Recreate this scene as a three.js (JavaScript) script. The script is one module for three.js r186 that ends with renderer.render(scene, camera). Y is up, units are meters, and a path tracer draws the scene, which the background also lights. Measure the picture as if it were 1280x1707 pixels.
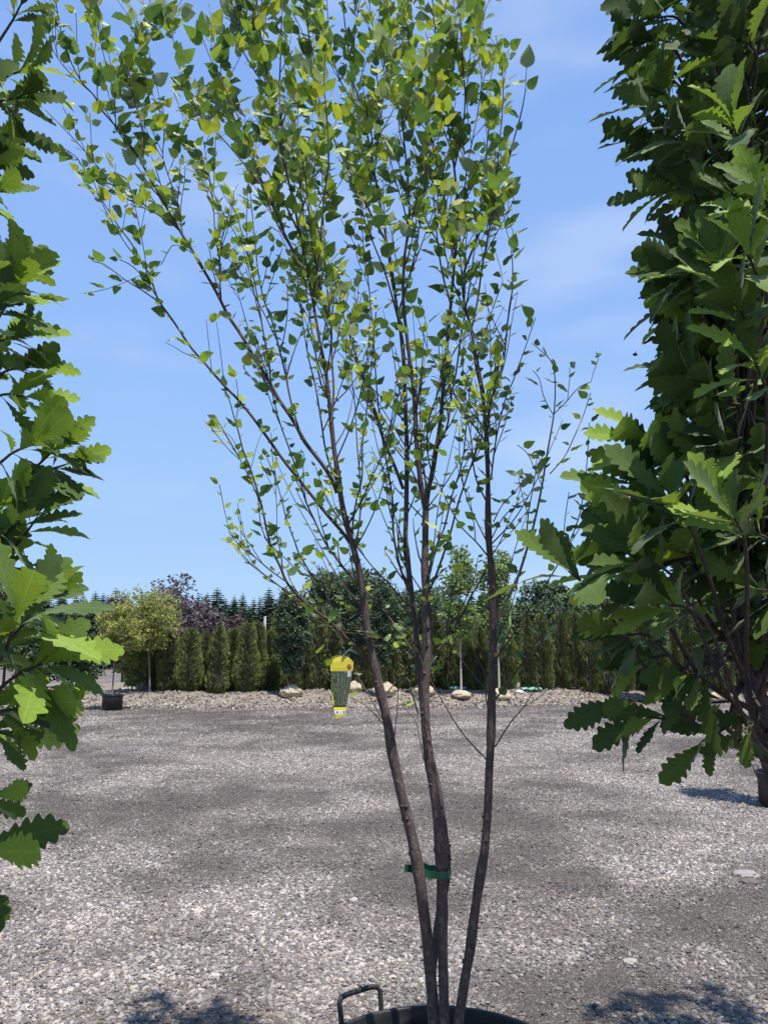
import * as THREE from 'three';
import { mergeGeometries } from 'three/addons/utils/BufferGeometryUtils.js';
import { ImprovedNoise } from 'three/addons/math/ImprovedNoise.js';

// ------------------------------------------------------------------ camera, sky, sun, exposure
const scene = new THREE.Scene();
const EYE = 1.42, PITCH = THREE.MathUtils.degToRad(10.4), FOC = 1290;
const camera = new THREE.PerspectiveCamera(2 * Math.atan(853.5 / FOC) * 180 / Math.PI, 767 / 1024, 0.05, 900);
camera.position.set(0, EYE, 0);
camera.rotation.set(PITCH, 0, 0);
scene.add(camera);

const SUN_EL = THREE.MathUtils.degToRad(68), SUN_AZ = THREE.MathUtils.degToRad(30);
const sunDir = new THREE.Vector3(Math.cos(SUN_EL) * Math.sin(SUN_AZ), Math.sin(SUN_EL), Math.cos(SUN_EL) * Math.cos(SUN_AZ));
const EXPOSURE = 1.4;

const noise3 = new ImprovedNoise();
const fbm = (x, y, z, o = 4) => { let a = 0, s = 0.5; for (let i = 0; i < o; i++) { a += s * noise3.noise(x, y, z); x = x * 2.03 + 7.1; y = y * 2.03 + 3.7; z = z * 2.03 + 1.3; s *= 0.5; } return a; };
{
  const w = 1024, h = 512, d = new Float32Array(w * h * 4);
  const lin = (r, g, b) => new THREE.Color().setRGB(r / 255, g / 255, b / 255, THREE.SRGBColorSpace);
  const stops = [[-90, lin(120, 128, 136)], [-3, lin(150, 165, 180)], [0, lin(190, 222, 254)], [8, lin(170, 209, 253)], [22, lin(151, 191, 251)], [45, lin(134, 174, 241)], [90, lin(96, 138, 218)]];
  const c = new THREE.Color();
  for (let j = 0; j < h; j++) for (let i = 0; i < w; i++) {
    const el = (j + 0.5) / h * 180 - 90, az = (i + 0.5) / w * 2 * Math.PI;
    let k = 0; while (k < stops.length - 2 && el > stops[k + 1][0]) k++;
    const t = Math.min(1, Math.max(0, (el - stops[k][0]) / (stops[k + 1][0] - stops[k][0])));
    c.copy(stops[k][1]).lerp(stops[k + 1][1], t);
    const e = el * Math.PI / 180, x = Math.cos(e) * Math.cos(az), y = Math.sin(e), z = Math.cos(e) * Math.sin(az);
    if (el > 0) {
      const n = fbm(x * 2.2 + 3, y * 9, z * 2.2, 5) + 0.5 * fbm(x * 6 + 1, y * 26, z * 6 + 4, 4);
      const cl = THREE.MathUtils.smoothstep(n, 0.0, 0.55) * 0.27 * THREE.MathUtils.smoothstep(el, 0, 6);
      c.r += (0.78 - c.r) * cl; c.g += (0.88 - c.g) * cl; c.b += (1.0 - c.b) * cl;
    }
    const o = (j * w + i) * 4; d[o] = c.r / EXPOSURE; d[o + 1] = c.g / EXPOSURE; d[o + 2] = c.b / EXPOSURE; d[o + 3] = 1;
  }
  const sky = new THREE.DataTexture(d, w, h, THREE.RGBAFormat, THREE.FloatType);
  sky.mapping = THREE.EquirectangularReflectionMapping; sky.colorSpace = THREE.LinearSRGBColorSpace;
  sky.magFilter = sky.minFilter = THREE.LinearFilter; sky.wrapS = THREE.RepeatWrapping; sky.needsUpdate = true;
  scene.background = sky; scene.environment = sky;
}
const sun = new THREE.DirectionalLight(new THREE.Color(1, 0.955, 0.88), 4.6);
sun.position.copy(sunDir).multiplyScalar(40); sun.target.position.set(0, 0, -6);
sun.position.z -= 6;
sun.castShadow = true; sun.shadow.mapSize.set(4096, 4096); sun.shadow.radius = 1;
Object.assign(sun.shadow.camera, { left: -30, right: 30, top: 30, bottom: -30, near: 1, far: 120 });
scene.add(sun, sun.target);

const renderer = new THREE.WebGLRenderer({ antialias: true });
renderer.setSize(767, 1024);
renderer.toneMapping = THREE.LinearToneMapping;
renderer.toneMappingExposure = EXPOSURE;
renderer.shadowMap.enabled = true;

// ------------------------------------------------------------------ helpers
function rng(seed) { let a = seed >>> 0; return () => { a = (a + 0x6D2B79F5) | 0; let t = Math.imul(a ^ (a >>> 15), 1 | a); t = (t + Math.imul(t ^ (t >>> 7), 61 | t)) ^ t; return ((t ^ (t >>> 14)) >>> 0) / 4294967296; }; }
const V = (x, y, z) => new THREE.Vector3(x, y, z);
const lerp = (a, b, t) => a + (b - a) * t;
const clamp = (x, a, b) => Math.min(b, Math.max(a, x));
const CP = Math.cos(PITCH), SP = Math.sin(PITCH);
// a point d metres in front of the photographer (along the ground), on the sight line of a place in the photograph
function at(px, py, d) {
  const x = (px - 640) / FOC, y = (853.5 - py) / FOC;
  const dy = y * CP + SP, dz = -CP + y * SP, s = d / -dz;
  return V(x * s, EYE + dy * s, dz * s);
}
const scaleAt = (py, d) => d / (CP - (853.5 - py) / FOC * SP) / FOC;           // metres to a photograph pixel there
function onGround(px, py, h = 0) {
  const y = (853.5 - py) / FOC, dy = y * CP + SP, s = (h - EYE) / dy, dz = -CP + y * SP;
  return V((px - 640) / FOC * s, h, dz * s);
}
function toPixel(p) {
  const y = p.y - EYE, f = -p.z * CP + y * SP, u = y * CP + p.z * SP;
  return [640 + p.x / f * FOC, 853.5 - u / f * FOC, f];
}
const taken = new Map();
function numbered(n) { const k = taken.get(n) || 0; taken.set(n, k + 1); return k ? n + '_' + String(k).padStart(3, '0') : n; }
function tag(o, label, category, group, kind) {
  if (label) o.userData.label = label;
  if (category) o.userData.category = category;
  if (group) o.userData.group = group;
  if (kind) o.userData.kind = kind;
  return o;
}
function lit(o) { o.castShadow = true; o.receiveShadow = true; return o; }
function thing(name, label, category, group, p = V(0, 0, 0)) {
  const g = new THREE.Group(); g.name = numbered(name); g.position.copy(p); scene.add(g);
  return tag(g, label, category, group);
}
function part(name, geo, mat, parent) { const m = lit(new THREE.Mesh(geo, mat)); m.name = name; parent.add(m); return m; }
function structure(name, geo, mat) { const m = lit(new THREE.Mesh(geo, mat)); m.name = numbered(name); m.userData.kind = 'structure'; scene.add(m); return m; }

class GB {                                                    // collects triangles for one mesh
  constructor() { this.p = []; this.n = []; this.u = []; this.c = []; this.i = []; }
  get count() { return this.p.length / 3; }
  add(tpl, m, col) {
    const base = this.count, nm = new THREE.Matrix3().getNormalMatrix(m), v = V(0, 0, 0);
    for (let k = 0; k < tpl.p.length; k += 3) {
      v.set(tpl.p[k], tpl.p[k + 1], tpl.p[k + 2]).applyMatrix4(m); this.p.push(v.x, v.y, v.z);
      v.set(tpl.n[k], tpl.n[k + 1], tpl.n[k + 2]).applyMatrix3(nm).normalize(); this.n.push(v.x, v.y, v.z);
    }
    for (const x of tpl.u) this.u.push(x);
    for (const x of tpl.i) this.i.push(base + x);
    if (col) for (let k = 0; k < tpl.p.length / 3; k++) this.c.push(col.r, col.g, col.b);
    return this;
  }
  tube(pts, rad, seg = 6, bump = 0, cap = true) {             // a tapering limb through pts
    const n = pts.length; if (n < 2) return this;
    let up = V(0, 0, 1), len = 0; const base = this.count;
    for (let k = 0; k < n; k++) {
      const t = V(0, 0, 0).subVectors(pts[Math.min(n - 1, k + 1)], pts[Math.max(0, k - 1)]).normalize();
      if (k) len += pts[k].distanceTo(pts[k - 1]);
      if (Math.abs(up.dot(t)) > 0.95) up.set(1, 0, 0);
      const a = V(0, 0, 0).crossVectors(t, up).normalize(), b = V(0, 0, 0).crossVectors(a, t).normalize(); up.copy(b);
      for (let s = 0; s <= seg; s++) {
        const th = s / seg * Math.PI * 2, cx = Math.cos(th), sx = Math.sin(th);
        const nx = a.x * cx + b.x * sx, ny = a.y * cx + b.y * sx, nz = a.z * cx + b.z * sx;
        let r = rad[k]; if (bump) r *= 1 + bump * noise3.noise(pts[k].x * 40 + cx * 1.3 + 9, len * 22, pts[k].z * 40 + sx * 1.3);
        this.p.push(pts[k].x + nx * r, pts[k].y + ny * r, pts[k].z + nz * r); this.n.push(nx, ny, nz); this.u.push(s / seg, len);
      }
    }
    for (let k = 0; k < n - 1; k++) for (let s = 0; s < seg; s++) {
      const q = base + k * (seg + 1) + s; this.i.push(q, q + seg + 1, q + 1, q + 1, q + seg + 1, q + seg + 2);
    }
    if (cap) for (const k of [0, n - 1]) {
      const c = this.count, t = V(0, 0, 0).subVectors(pts[k ? k : 0], pts[k ? k - 1 : 1]).normalize();
      this.p.push(pts[k].x, pts[k].y, pts[k].z); this.n.push(t.x, t.y, t.z); this.u.push(0.5, k ? len : 0);
      for (let s = 0; s < seg; s++) { const q = base + k * (seg + 1) + s; k ? this.i.push(q + 1, q, c) : this.i.push(q, q + 1, c); }
    }
    return this;
  }
  build() {
    const g = new THREE.BufferGeometry();
    g.setAttribute('position', new THREE.Float32BufferAttribute(this.p, 3));
    g.setAttribute('normal', new THREE.Float32BufferAttribute(this.n, 3));
    g.setAttribute('uv', new THREE.Float32BufferAttribute(this.u, 2));
    if (this.c.length) g.setAttribute('color', new THREE.Float32BufferAttribute(this.c, 3));
    g.setIndex(this.i); return g;
  }
}
function smooth(ctrl, step) {                                 // Catmull-Rom through [Vector3, radius] pairs
  const cv = new THREE.CatmullRomCurve3(ctrl.map(c => c[0]), false, 'centripetal'), L = cv.getLength();
  const n = Math.max(2, Math.ceil(L / step)), pts = [], rad = [];
  for (let k = 0; k <= n; k++) {
    const t = k / n; pts.push(cv.getPoint(t));
    const f = t * (ctrl.length - 1), i = Math.min(ctrl.length - 2, Math.floor(f)); rad.push(lerp(ctrl[i][1], ctrl[i + 1][1], f - i));
  }
  return [pts, rad, L];
}
const RGB = (r, g, b) => new THREE.Color().setRGB(r, g, b);
function dataTex(w, h, f, srgb = true, repeat = true) {
  const d = new Uint8Array(w * h * 4), c = new THREE.Color();
  for (let j = 0; j < h; j++) for (let i = 0; i < w; i++) {
    const v = f(i / w, j / h), o = (j * w + i) * 4;
    if (typeof v === 'number') d[o] = d[o + 1] = d[o + 2] = clamp(v, 0, 1) * 255;
    else { c.setRGB(clamp(v[0], 0, 1), clamp(v[1], 0, 1), clamp(v[2], 0, 1)); if (srgb) c.convertLinearToSRGB(); d[o] = c.r * 255; d[o + 1] = c.g * 255; d[o + 2] = c.b * 255; }
    d[o + 3] = 255;
  }
  const t = new THREE.DataTexture(d, w, h); t.magFilter = THREE.LinearFilter; t.minFilter = THREE.LinearMipmapLinearFilter; t.generateMipmaps = true;
  if (srgb) t.colorSpace = THREE.SRGBColorSpace; if (repeat) t.wrapS = t.wrapT = THREE.RepeatWrapping; t.needsUpdate = true; return t;
}
// noise that tiles over the unit square
const tile = (u, v, f, s, o = 3, fv = f * 0.85) => { const A = u * 2 * Math.PI, B = v * 2 * Math.PI; return fbm(Math.cos(A) * f + s, Math.sin(A) * f + Math.cos(B) * fv, Math.sin(B) * fv + s * 2, o); };

// ------------------------------------------------------------------ materials
const std = (o) => new THREE.MeshStandardMaterial(o);
function veinTex(pairs, slope, curve) {                       // midrib and side veins over a slightly mottled blade
  return dataTex(256, 256, (u, v) => {
    const x = Math.abs(u - 0.5), y = v, mid = Math.max(0, 1 - x / 0.010), ph = (y - x * slope + x * x * curve) * pairs, f = Math.abs(ph - Math.round(ph)) / pairs, side = Math.max(0, 1 - f / 0.007) * clamp(1 - x * 1.6, 0, 1);
    const n = tile(u, v, 5, 4, 4), m = 0.88 + 0.28 * n + 0.34 * Math.max(mid, side * 0.6), ye = 0.12 * clamp(tile(u, v, 2, 17, 3) * 2.5, -1, 1);
    return [m * (0.86 + ye * 0.6), m * 0.86, m * (0.86 - ye)];
  });
}
const birchVein = veinTex(9, 0.75, 0.5), oakVein = veinTex(10, 0.85, 0.4);
function leafMat(r, g, b, o = {}) {                           // a leaf sheet: half reflects, half lets light through
  return new THREE.MeshPhysicalMaterial({ color: RGB(r, g, b), roughness: 0.92, transmission: 0.52, thickness: 0, clearcoat: 0.5, clearcoatRoughness: 0.3, side: THREE.DoubleSide, ...o });
}
const barkMap = dataTex(256, 512, (u, v) => {
  const n = tile(u, v, 1.6, 1, 4, 7), st = tile(u, v, 9, 5, 3, 6), pl = tile(u, v, 1.2, 21, 4, 3.2), le = tile(u, v, 2.6, 11, 2, 34);
  const len = le > 0.24 ? 0.06 : 0, sc = tile(u, v, 3, 31, 2, 12) < -0.25 ? -0.03 : 0, edge = Math.abs(pl - 0.12) < 0.018 ? -0.03 : 0;   // pale lenticel dashes, scars, lifting bark edges
  const k = 0.5 + 0.8 * n + 0.45 * st, q = pl > 0.12 ? 0.055 : 0;
  return [0.050 + 0.066 * k + len + sc + edge + q, 0.036 + 0.046 * k + len + sc + edge + q * 0.72, 0.034 + 0.042 * k + len + sc + edge + q * 0.66];
});
barkMap.repeat.set(1, 2.2);
const barkBump = dataTex(128, 256, (u, v) => 0.5 + 0.5 * tile(u, v, 7, 3, 4, 12) + 0.4 * tile(u, v, 1.2, 21, 4, 3.2)); barkBump.repeat.set(1, 2.2);
const M = {
  bark: std({ map: barkMap, bumpMap: barkBump, bumpScale: 0.003, roughness: 0.82 }),
  twig: std({ color: RGB(0.075, 0.050, 0.042), roughness: 0.7 }),
  twigPale: std({ color: RGB(0.26, 0.21, 0.17), roughness: 0.7 }),
  oakBark: std({ map: barkMap, color: RGB(0.8, 0.85, 0.85), bumpMap: barkBump, bumpScale: 0.004, roughness: 0.9 }),
  greyTrunk: std({ map: barkMap, color: RGB(2.1, 2.2, 2.2), roughness: 0.9 }),
  paleTrunk: std({ color: RGB(0.42, 0.39, 0.33), roughness: 0.85 }),
  pot: std({ map: dataTex(256, 256, (u, v) => { const t = 0.013 + 0.03 * clamp(tile(u, v, 4, 6, 4) * 2.2, 0, 1) + 0.02 * clamp(tile(u, v, 12, 9, 2) * 3 - 0.3, 0, 1); return [t, t, t * 0.98]; }), roughness: 0.5 }),
  soil: std({ color: RGB(0.045, 0.032, 0.024), roughness: 1 }),
};
const coniferA = std({ color: RGB(0.038, 0.068, 0.034), roughness: 0.95, side: THREE.DoubleSide }), coniferB = std({ color: RGB(0.046, 0.078, 0.034), roughness: 0.95, side: THREE.DoubleSide });
const birchTones = [[0.108, 0.215, 0.042], [0.150, 0.290, 0.046], [0.245, 0.41, 0.052], [0.41, 0.58, 0.058], [0.64, 0.71, 0.060], [0.40, 0.50, 0.22]];
const birchMats = birchTones.map(c => leafMat(...c, { map: birchVein, bumpMap: birchVein, bumpScale: 0.0006 }));
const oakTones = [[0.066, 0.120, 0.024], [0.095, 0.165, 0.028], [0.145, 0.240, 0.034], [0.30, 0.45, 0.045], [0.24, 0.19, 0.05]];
const oakMats = oakTones.map(c => leafMat(...c, { map: oakVein, bumpMap: oakVein, bumpScale: 0.001, transmission: 0.40, clearcoat: 0.07, clearcoatRoughness: 0.34, specularIntensity: 0.45 }));
const birchFoliageMat = leafMat(1, 1, 1, { vertexColors: true, map: birchVein }), oakFoliageMat = leafMat(1, 1, 1, { vertexColors: true, map: oakVein, transmission: 0.40, clearcoat: 0.07, clearcoatRoughness: 0.34, specularIntensity: 0.45 });

// ------------------------------------------------------------------ leaf shapes (base at the origin, tip along +y, 1 long)
function leafShape(n, half, zfun, petiole, teeth) {
  const t = { p: [], n: [], u: [], i: [] };
  for (let k = 0; k <= n; k++) {
    const y = k / n, [w, fwd] = half(y, k);
    for (const s of [-1, 0, 1]) {
      const x = s * w, yy = s ? y + fwd : y; t.p.push(x, yy, zfun(x, yy, s)); t.u.push(0.5 + x, yy); t.n.push(0, 0, 1);
    }
    if (k) { const a = (k - 1) * 3, b = k * 3; t.i.push(a, a + 1, b, a + 1, b + 1, b, a + 1, a + 2, b + 1, a + 2, b + 2, b + 1); }
  }
  const g = new THREE.BufferGeometry(); g.setAttribute('position', new THREE.Float32BufferAttribute(t.p, 3)); g.setIndex(t.i); g.computeVertexNormals();
  t.n = Array.from(g.attributes.normal.array);
  const b = t.p.length / 3, pw = 0.012;                        // leaf stalk
  t.p.push(-pw, -petiole, -0.01, pw, -petiole, -0.01, pw * 1.2, 0.02, 0.004, -pw * 1.2, 0.02, 0.004); for (let k = 0; k < 4; k++) { t.n.push(0, 0, 1); t.u.push(0.5, 0); }
  t.i.push(b, b + 1, b + 2, b, b + 2, b + 3);
  for (let k = 1; k < t.p.length; k += 3) t.p[k] += petiole;
  return t;
}
function geoOf(t) { const g = new THREE.BufferGeometry(); g.setAttribute('position', new THREE.Float32BufferAttribute(t.p, 3)); g.setAttribute('normal', new THREE.Float32BufferAttribute(t.n, 3)); g.setAttribute('uv', new THREE.Float32BufferAttribute(t.u, 2)); g.setIndex(t.i); return g; }
const birchLeaves = [0, 1, 2, 3].map(v => {
  const r = rng(50 + v), fold = 0.12 + 0.22 * r(), bend = (r() - 0.3) * 0.45, wd = 0.36 + 0.07 * r(), rip = r() * 6, tw = (r() - 0.5) * 0.3;
  return leafShape(16, (y, k) => {
    const w = wd * Math.pow(Math.sin(Math.PI * Math.pow(y, 0.62)), 0.85) * (1 - 0.25 * y);
    return [(y >= 1 ? 0 : w * (k % 2 ? 1.07 : 0.93)), k % 2 ? 0.018 : -0.004];
  }, (x, y, s) => Math.abs(x) * fold - bend * y * y + 0.02 * Math.sin(y * 14 + rip) * Math.abs(x) * 3 + tw * x * y, 0.22);
});
const oakLeaves = [0, 1, 2, 3, 4, 5, 6, 7].map(v => {
  const r = rng(80 + v), fold = 0.05 + 0.28 * r(), bend = (r() - 0.3) * 0.8, wd = 0.235 + 0.05 * r(), lobes = 6.5 + Math.floor(r() * 3), rip = r() * 6, tw = (r() - 0.5) * 0.5, depth = 0.34 + 0.16 * r();
  return leafShape(40, (y) => {
    const env = Math.pow(Math.sin(Math.PI * Math.pow(y, 1.35)), 0.75) * (0.55 + 0.55 * y) + 0.03 * (1 - y);
    const ph = y * lobes * 2 * Math.PI, sw = ((ph + rip) / (2 * Math.PI)) % 1, l = sw < 0.7 ? Math.sin(sw / 0.7 * Math.PI / 2) : Math.cos((sw - 0.7) / 0.3 * Math.PI / 2);
    return [y >= 1 ? 0 : wd * env * (1 - depth * (1 - l) * clamp(y * 4, 0, 1)), 0.030 * l * clamp(y * 3, 0, 1) * (1 - y * 0.6)];
  }, (x, y, s) => Math.abs(x) * fold - bend * y * y + 0.05 * Math.sin(y * 11 + rip + (s < 0 ? 1.5 : 0)) * Math.abs(x) * 2.2 + tw * x * y, 0.08);
});
const birchGeos = birchLeaves.map(geoOf), oakGeos = oakLeaves.map(geoOf);
function leafMatrix(p, dir, nrm, size) {
  const y = dir.clone().normalize(), x = V(0, 0, 0).crossVectors(y, nrm).normalize(), z = V(0, 0, 0).crossVectors(x, y);
  return new THREE.Matrix4().makeBasis(x, y, z).scale(V(size, size, size)).setPosition(p);
}
// a plant's leaves: the 300 that show largest become parts of their own, the others one part
function hangLeaves(root, list, shapes, geos, mats, tones, foliageMat) {
  for (const l of list) {
    const [x, y, f] = toPixel(l.p); l.show = (x > -20 && x < 1300 && y > -20 && y < 1727 && f > 0) ? l.size / f * (l.face || 1) : -1;
  }
  list.sort((a, b) => b.show - a.show);
  const rest = new GB();
  list.forEach((l, k) => {
    const m = leafMatrix(l.p, l.dir, l.nrm, l.size);
    if (k < 300 && l.show > 0) { const o = part('leaf', geos[l.v], mats[l.tone], root); o.matrixAutoUpdate = true; m.decompose(o.position, o.quaternion, o.scale); }
    else { const c = tones[l.tone]; rest.add(shapes[l.v], m, RGB(...c)); }
  });
  if (rest.count) tag(part('foliage', rest.build(), foliageMat, root), null, null, null, 'stuff');
}

// ------------------------------------------------------------------ ground: gravel yard, mulch bed
const patch = (x, z) => {                                     // worn dark fines (0) to clean pale stone (1)
  const a = fbm(x * 0.30 + 2, 0.5, z * 0.26 + 1, 5), b = fbm(x * 1.1, 3.5, z * 0.9, 4), c = fbm(x * 0.5 + 9 + z * 0.2, 7.5, z * 0.5 + 4, 3);
  let rut = 0; const d = -z;                                   // shallow wheel tracks, packed with fines
  for (const [d0, s, q] of [[5.6, 0.22, 0.010], [6.9, 0.22, 0.010], [10.4, -0.16, 0.006], [12.0, -0.16, 0.006], [16.5, 0.05, 0.004], [18.3, 0.05, 0.004]]) { const e = (d - (d0 + s * x + q * x * x + 0.35 * noise3.noise(x * 0.5, d0, 1))) / (0.16 + 0.012 * d0); rut += Math.exp(-e * e) * (0.55 + 0.9 * noise3.noise(x * 1.6 + d0, 2, z * 2)); }
  return clamp(0.45 + 1.3 * a + 1.4 * b + 0.8 * c + 0.8 * fbm(x * 2.6 + 4, 5.5, z * 2.2, 3) - 0.22 * rut, 0, 1);
};
const bedFront = x => 21.6 + 0.8 * fbm(x * 0.35, 2, 1, 3) + 0.25 * fbm(x * 1.6, 5, 1, 2) + (x > 2 ? Math.min(2.6, (x - 2) * 0.45) : 0) + (x < -7 ? (-7 - x) * 0.05 : 0);
const bedHeight = (x, d) => { const e = d - bedFront(x); return THREE.MathUtils.smoothstep(e, 0, 1.9) * 0.30 + (e > 0 ? 0.16 * fbm(x * 1.3, 4, d * 1.3, 3) + 0.05 * fbm(x * 6, 8, d * 6, 2) : 0); };
{
  const xs = [], zs = [];
  for (let x = -400; x < -24; x += 47) xs.push(x); for (let x = -24; x <= 24; x += 0.2) xs.push(x); for (let x = 71; x <= 400; x += 47) xs.push(x);
  for (let z = 60; z > 4; z -= 8) zs.push(z); for (let z = 4; z > -27; z -= 0.12) zs.push(z); for (let z = -27; z > -600; z -= 50) zs.push(z);
  const p = [], u = [], c = [], idx = [];
  for (const z of zs) for (const x of xs) {
    const k = patch(x, z), near = Math.abs(x) < 24.1 && z < 4.1 && z > -27;
    p.push(x, near ? 0.02 * fbm(x * 0.8, 1, z * 0.8, 3) + 0.006 * fbm(x * 5, 1, z * 5, 2) : 0, z); u.push(x / 3, z / 3);
    const g = lerp(0.50, 1.28, k), w = fbm(x * 0.6 + 30, 2, z * 0.6, 3);
    c.push(g * (1.09 + 0.06 * w), g * lerp(0.955, 0.985, k), g * (lerp(0.84, 0.91, k) - 0.08 * w));
  }
  const W = xs.length; for (let j = 0; j < zs.length - 1; j++) for (let i = 0; i < W - 1; i++) { const q = j * W + i; idx.push(q, q + 1, q + W, q + 1, q + W + 1, q + W); }
  const g = new THREE.BufferGeometry(); g.setAttribute('position', new THREE.Float32BufferAttribute(p, 3)); g.setAttribute('uv', new THREE.Float32BufferAttribute(u, 2)); g.setAttribute('color', new THREE.Float32BufferAttribute(c, 3)); g.setIndex(idx); g.computeVertexNormals();
  // grain: a cellular crush of little stones 6 to 25 mm across
  const N = 1024, val = new Float32Array(N * N).fill(0), hgt = new Float32Array(N * N).fill(0), r = rng(7);
  for (let k = 0; k < 42000; k++) {
    const s = 1.0 + 3.2 * Math.pow(r(), 2.6), cx = r() * N, cy = r() * N, tone = Math.pow(r(), 1.25), sq = 0.6 + 0.4 * r(), th = r() * 3.14, ct = Math.cos(th), st = Math.sin(th), R = Math.ceil(s + 1), top = 0.35 + 0.65 * s / 4.2;
    for (let dy = -R; dy <= R; dy++) for (let dx = -R; dx <= R; dx++) {
      const a = (dx * ct + dy * st) / s, b = (-dx * st + dy * ct) / (s * sq), q = a * a + b * b; if (q > 1) continue;
      const o = ((Math.floor(cy + dy) % N + N) % N) * N + (Math.floor(cx + dx) % N + N) % N, h = top * Math.sqrt(1 - q * 0.8);
      if (h > hgt[o]) { hgt[o] = h; val[o] = tone; }
    }
  }
  const map = dataTex(N, N, (a, b) => { const o = Math.round(b * N) % N * N + Math.round(a * N) % N, t = hgt[o] > 0 ? 0.15 + 0.30 * val[o] : 0.12; return [t * 1.05, t * 0.98, t * 0.92]; });
  const bump = dataTex(N, N, (a, b) => hgt[Math.round(b * N) % N * N + Math.round(a * N) % N], false);
  structure('ground', g, std({ map, bumpMap: bump, bumpScale: 0.014, roughness: 0.95, vertexColors: true }));
}
const stoneGeos = [0, 1, 2, 3].map(v => {
  const g = new THREE.IcosahedronGeometry(1, v < 2 ? 0 : 1), r = rng(300 + v), p = g.attributes.position, sx = 0.8 + 0.5 * r(), sy = 0.42 + 0.25 * r(), sz = 0.75 + 0.3 * r(), m = new Map();
  for (let k = 0; k < p.count; k++) {
    const key = [p.getX(k), p.getY(k), p.getZ(k)].map(a => a.toFixed(3)).join(); if (!m.has(key)) m.set(key, 0.72 + 0.5 * r());
    const f = m.get(key); p.setXYZ(k, p.getX(k) * f * sx, p.getY(k) * f * sy, p.getZ(k) * f * sz);
  }
  g.computeVertexNormals(); return g;
});
const stoneMat = std({ color: 0xffffff, roughness: 0.88 });
{
  // loose crushed stone lying on the yard: [near, far, stones to the square metre, smallest and largest half-width]
  const bands = [[0.8, 2.9, 700, 0.005, 0.016], [2.9, 4.2, 17000, 0.0031, 0.0135], [4.2, 6.2, 11500, 0.0036, 0.0135], [6.2, 9.5, 4200, 0.0050, 0.014], [9.5, 14, 1200, 0.0075, 0.016], [14, 21.5, 260, 0.012, 0.026]];
  const lists = [[], [], [], []], r = rng(11);
  for (const [a, b, n, s0, s1] of bands) {
    const half = d => d * 0.56 + 0.7, area = (b - a) * (half(a) + half(b)); const tot = Math.round(area * n);
    for (let k = 0; k < tot; k++) {
      const d = lerp(a, b, r()), h = half(d), x = (r() * 2 - 1) * half(b); if (Math.abs(x) > h) continue;
      const q = patch(x, -d), cl = fbm(x * 3.1 + 5, 6, d * 3.1, 3); const fine = r() > 0.12 + 0.95 * q + 0.9 * cl; if (fine && r() > 0.75) continue;
      const s = fine ? s0 * (0.75 + 0.5 * r()) : s0 + (s1 - s0) * Math.pow(r(), 4.2);
      lists[s > 0.011 ? 2 + (r() < 0.5 ? 1 : 0) : (r() < 0.5 ? 1 : 0)].push([x, d, s, q]);
    }
  }
  const m = new THREE.Matrix4(), e = new THREE.Euler(), qt = new THREE.Quaternion(), c = new THREE.Color();
  console.log('stones', lists.map(l => l.length).join());
  lists.forEach((L, v) => {
    const im = new THREE.InstancedMesh(stoneGeos[v], stoneMat, L.length); im.name = numbered('gravel'); lit(im); tag(im, 'crushed grey gravel spread loose over the open yard', 'gravel', null, 'stuff');
    L.forEach(([x, d, s, q], k) => {
      e.set((r() - 0.5) * 0.9, r() * 6.28, (r() - 0.5) * 0.9); qt.setFromEuler(e);
      m.compose(V(x, 0.02 * fbm(x * 0.8, 1, -d * 0.8, 3) + s * (0.1 + 0.3 * r()), -d), qt, V(s, s, s)); im.setMatrixAt(k, m);
      const t = lerp(0.12, 0.42, Math.pow(r(), 1.8)) * lerp(0.50, 1.16, q), w = (r() - 0.5) * 0.22; c.setRGB(t * (1.10 + w * 0.5), t * 0.98, t * (0.88 - w * 0.6)); im.setColorAt(k, c);
    });
    scene.add(im);
  });
}
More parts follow.
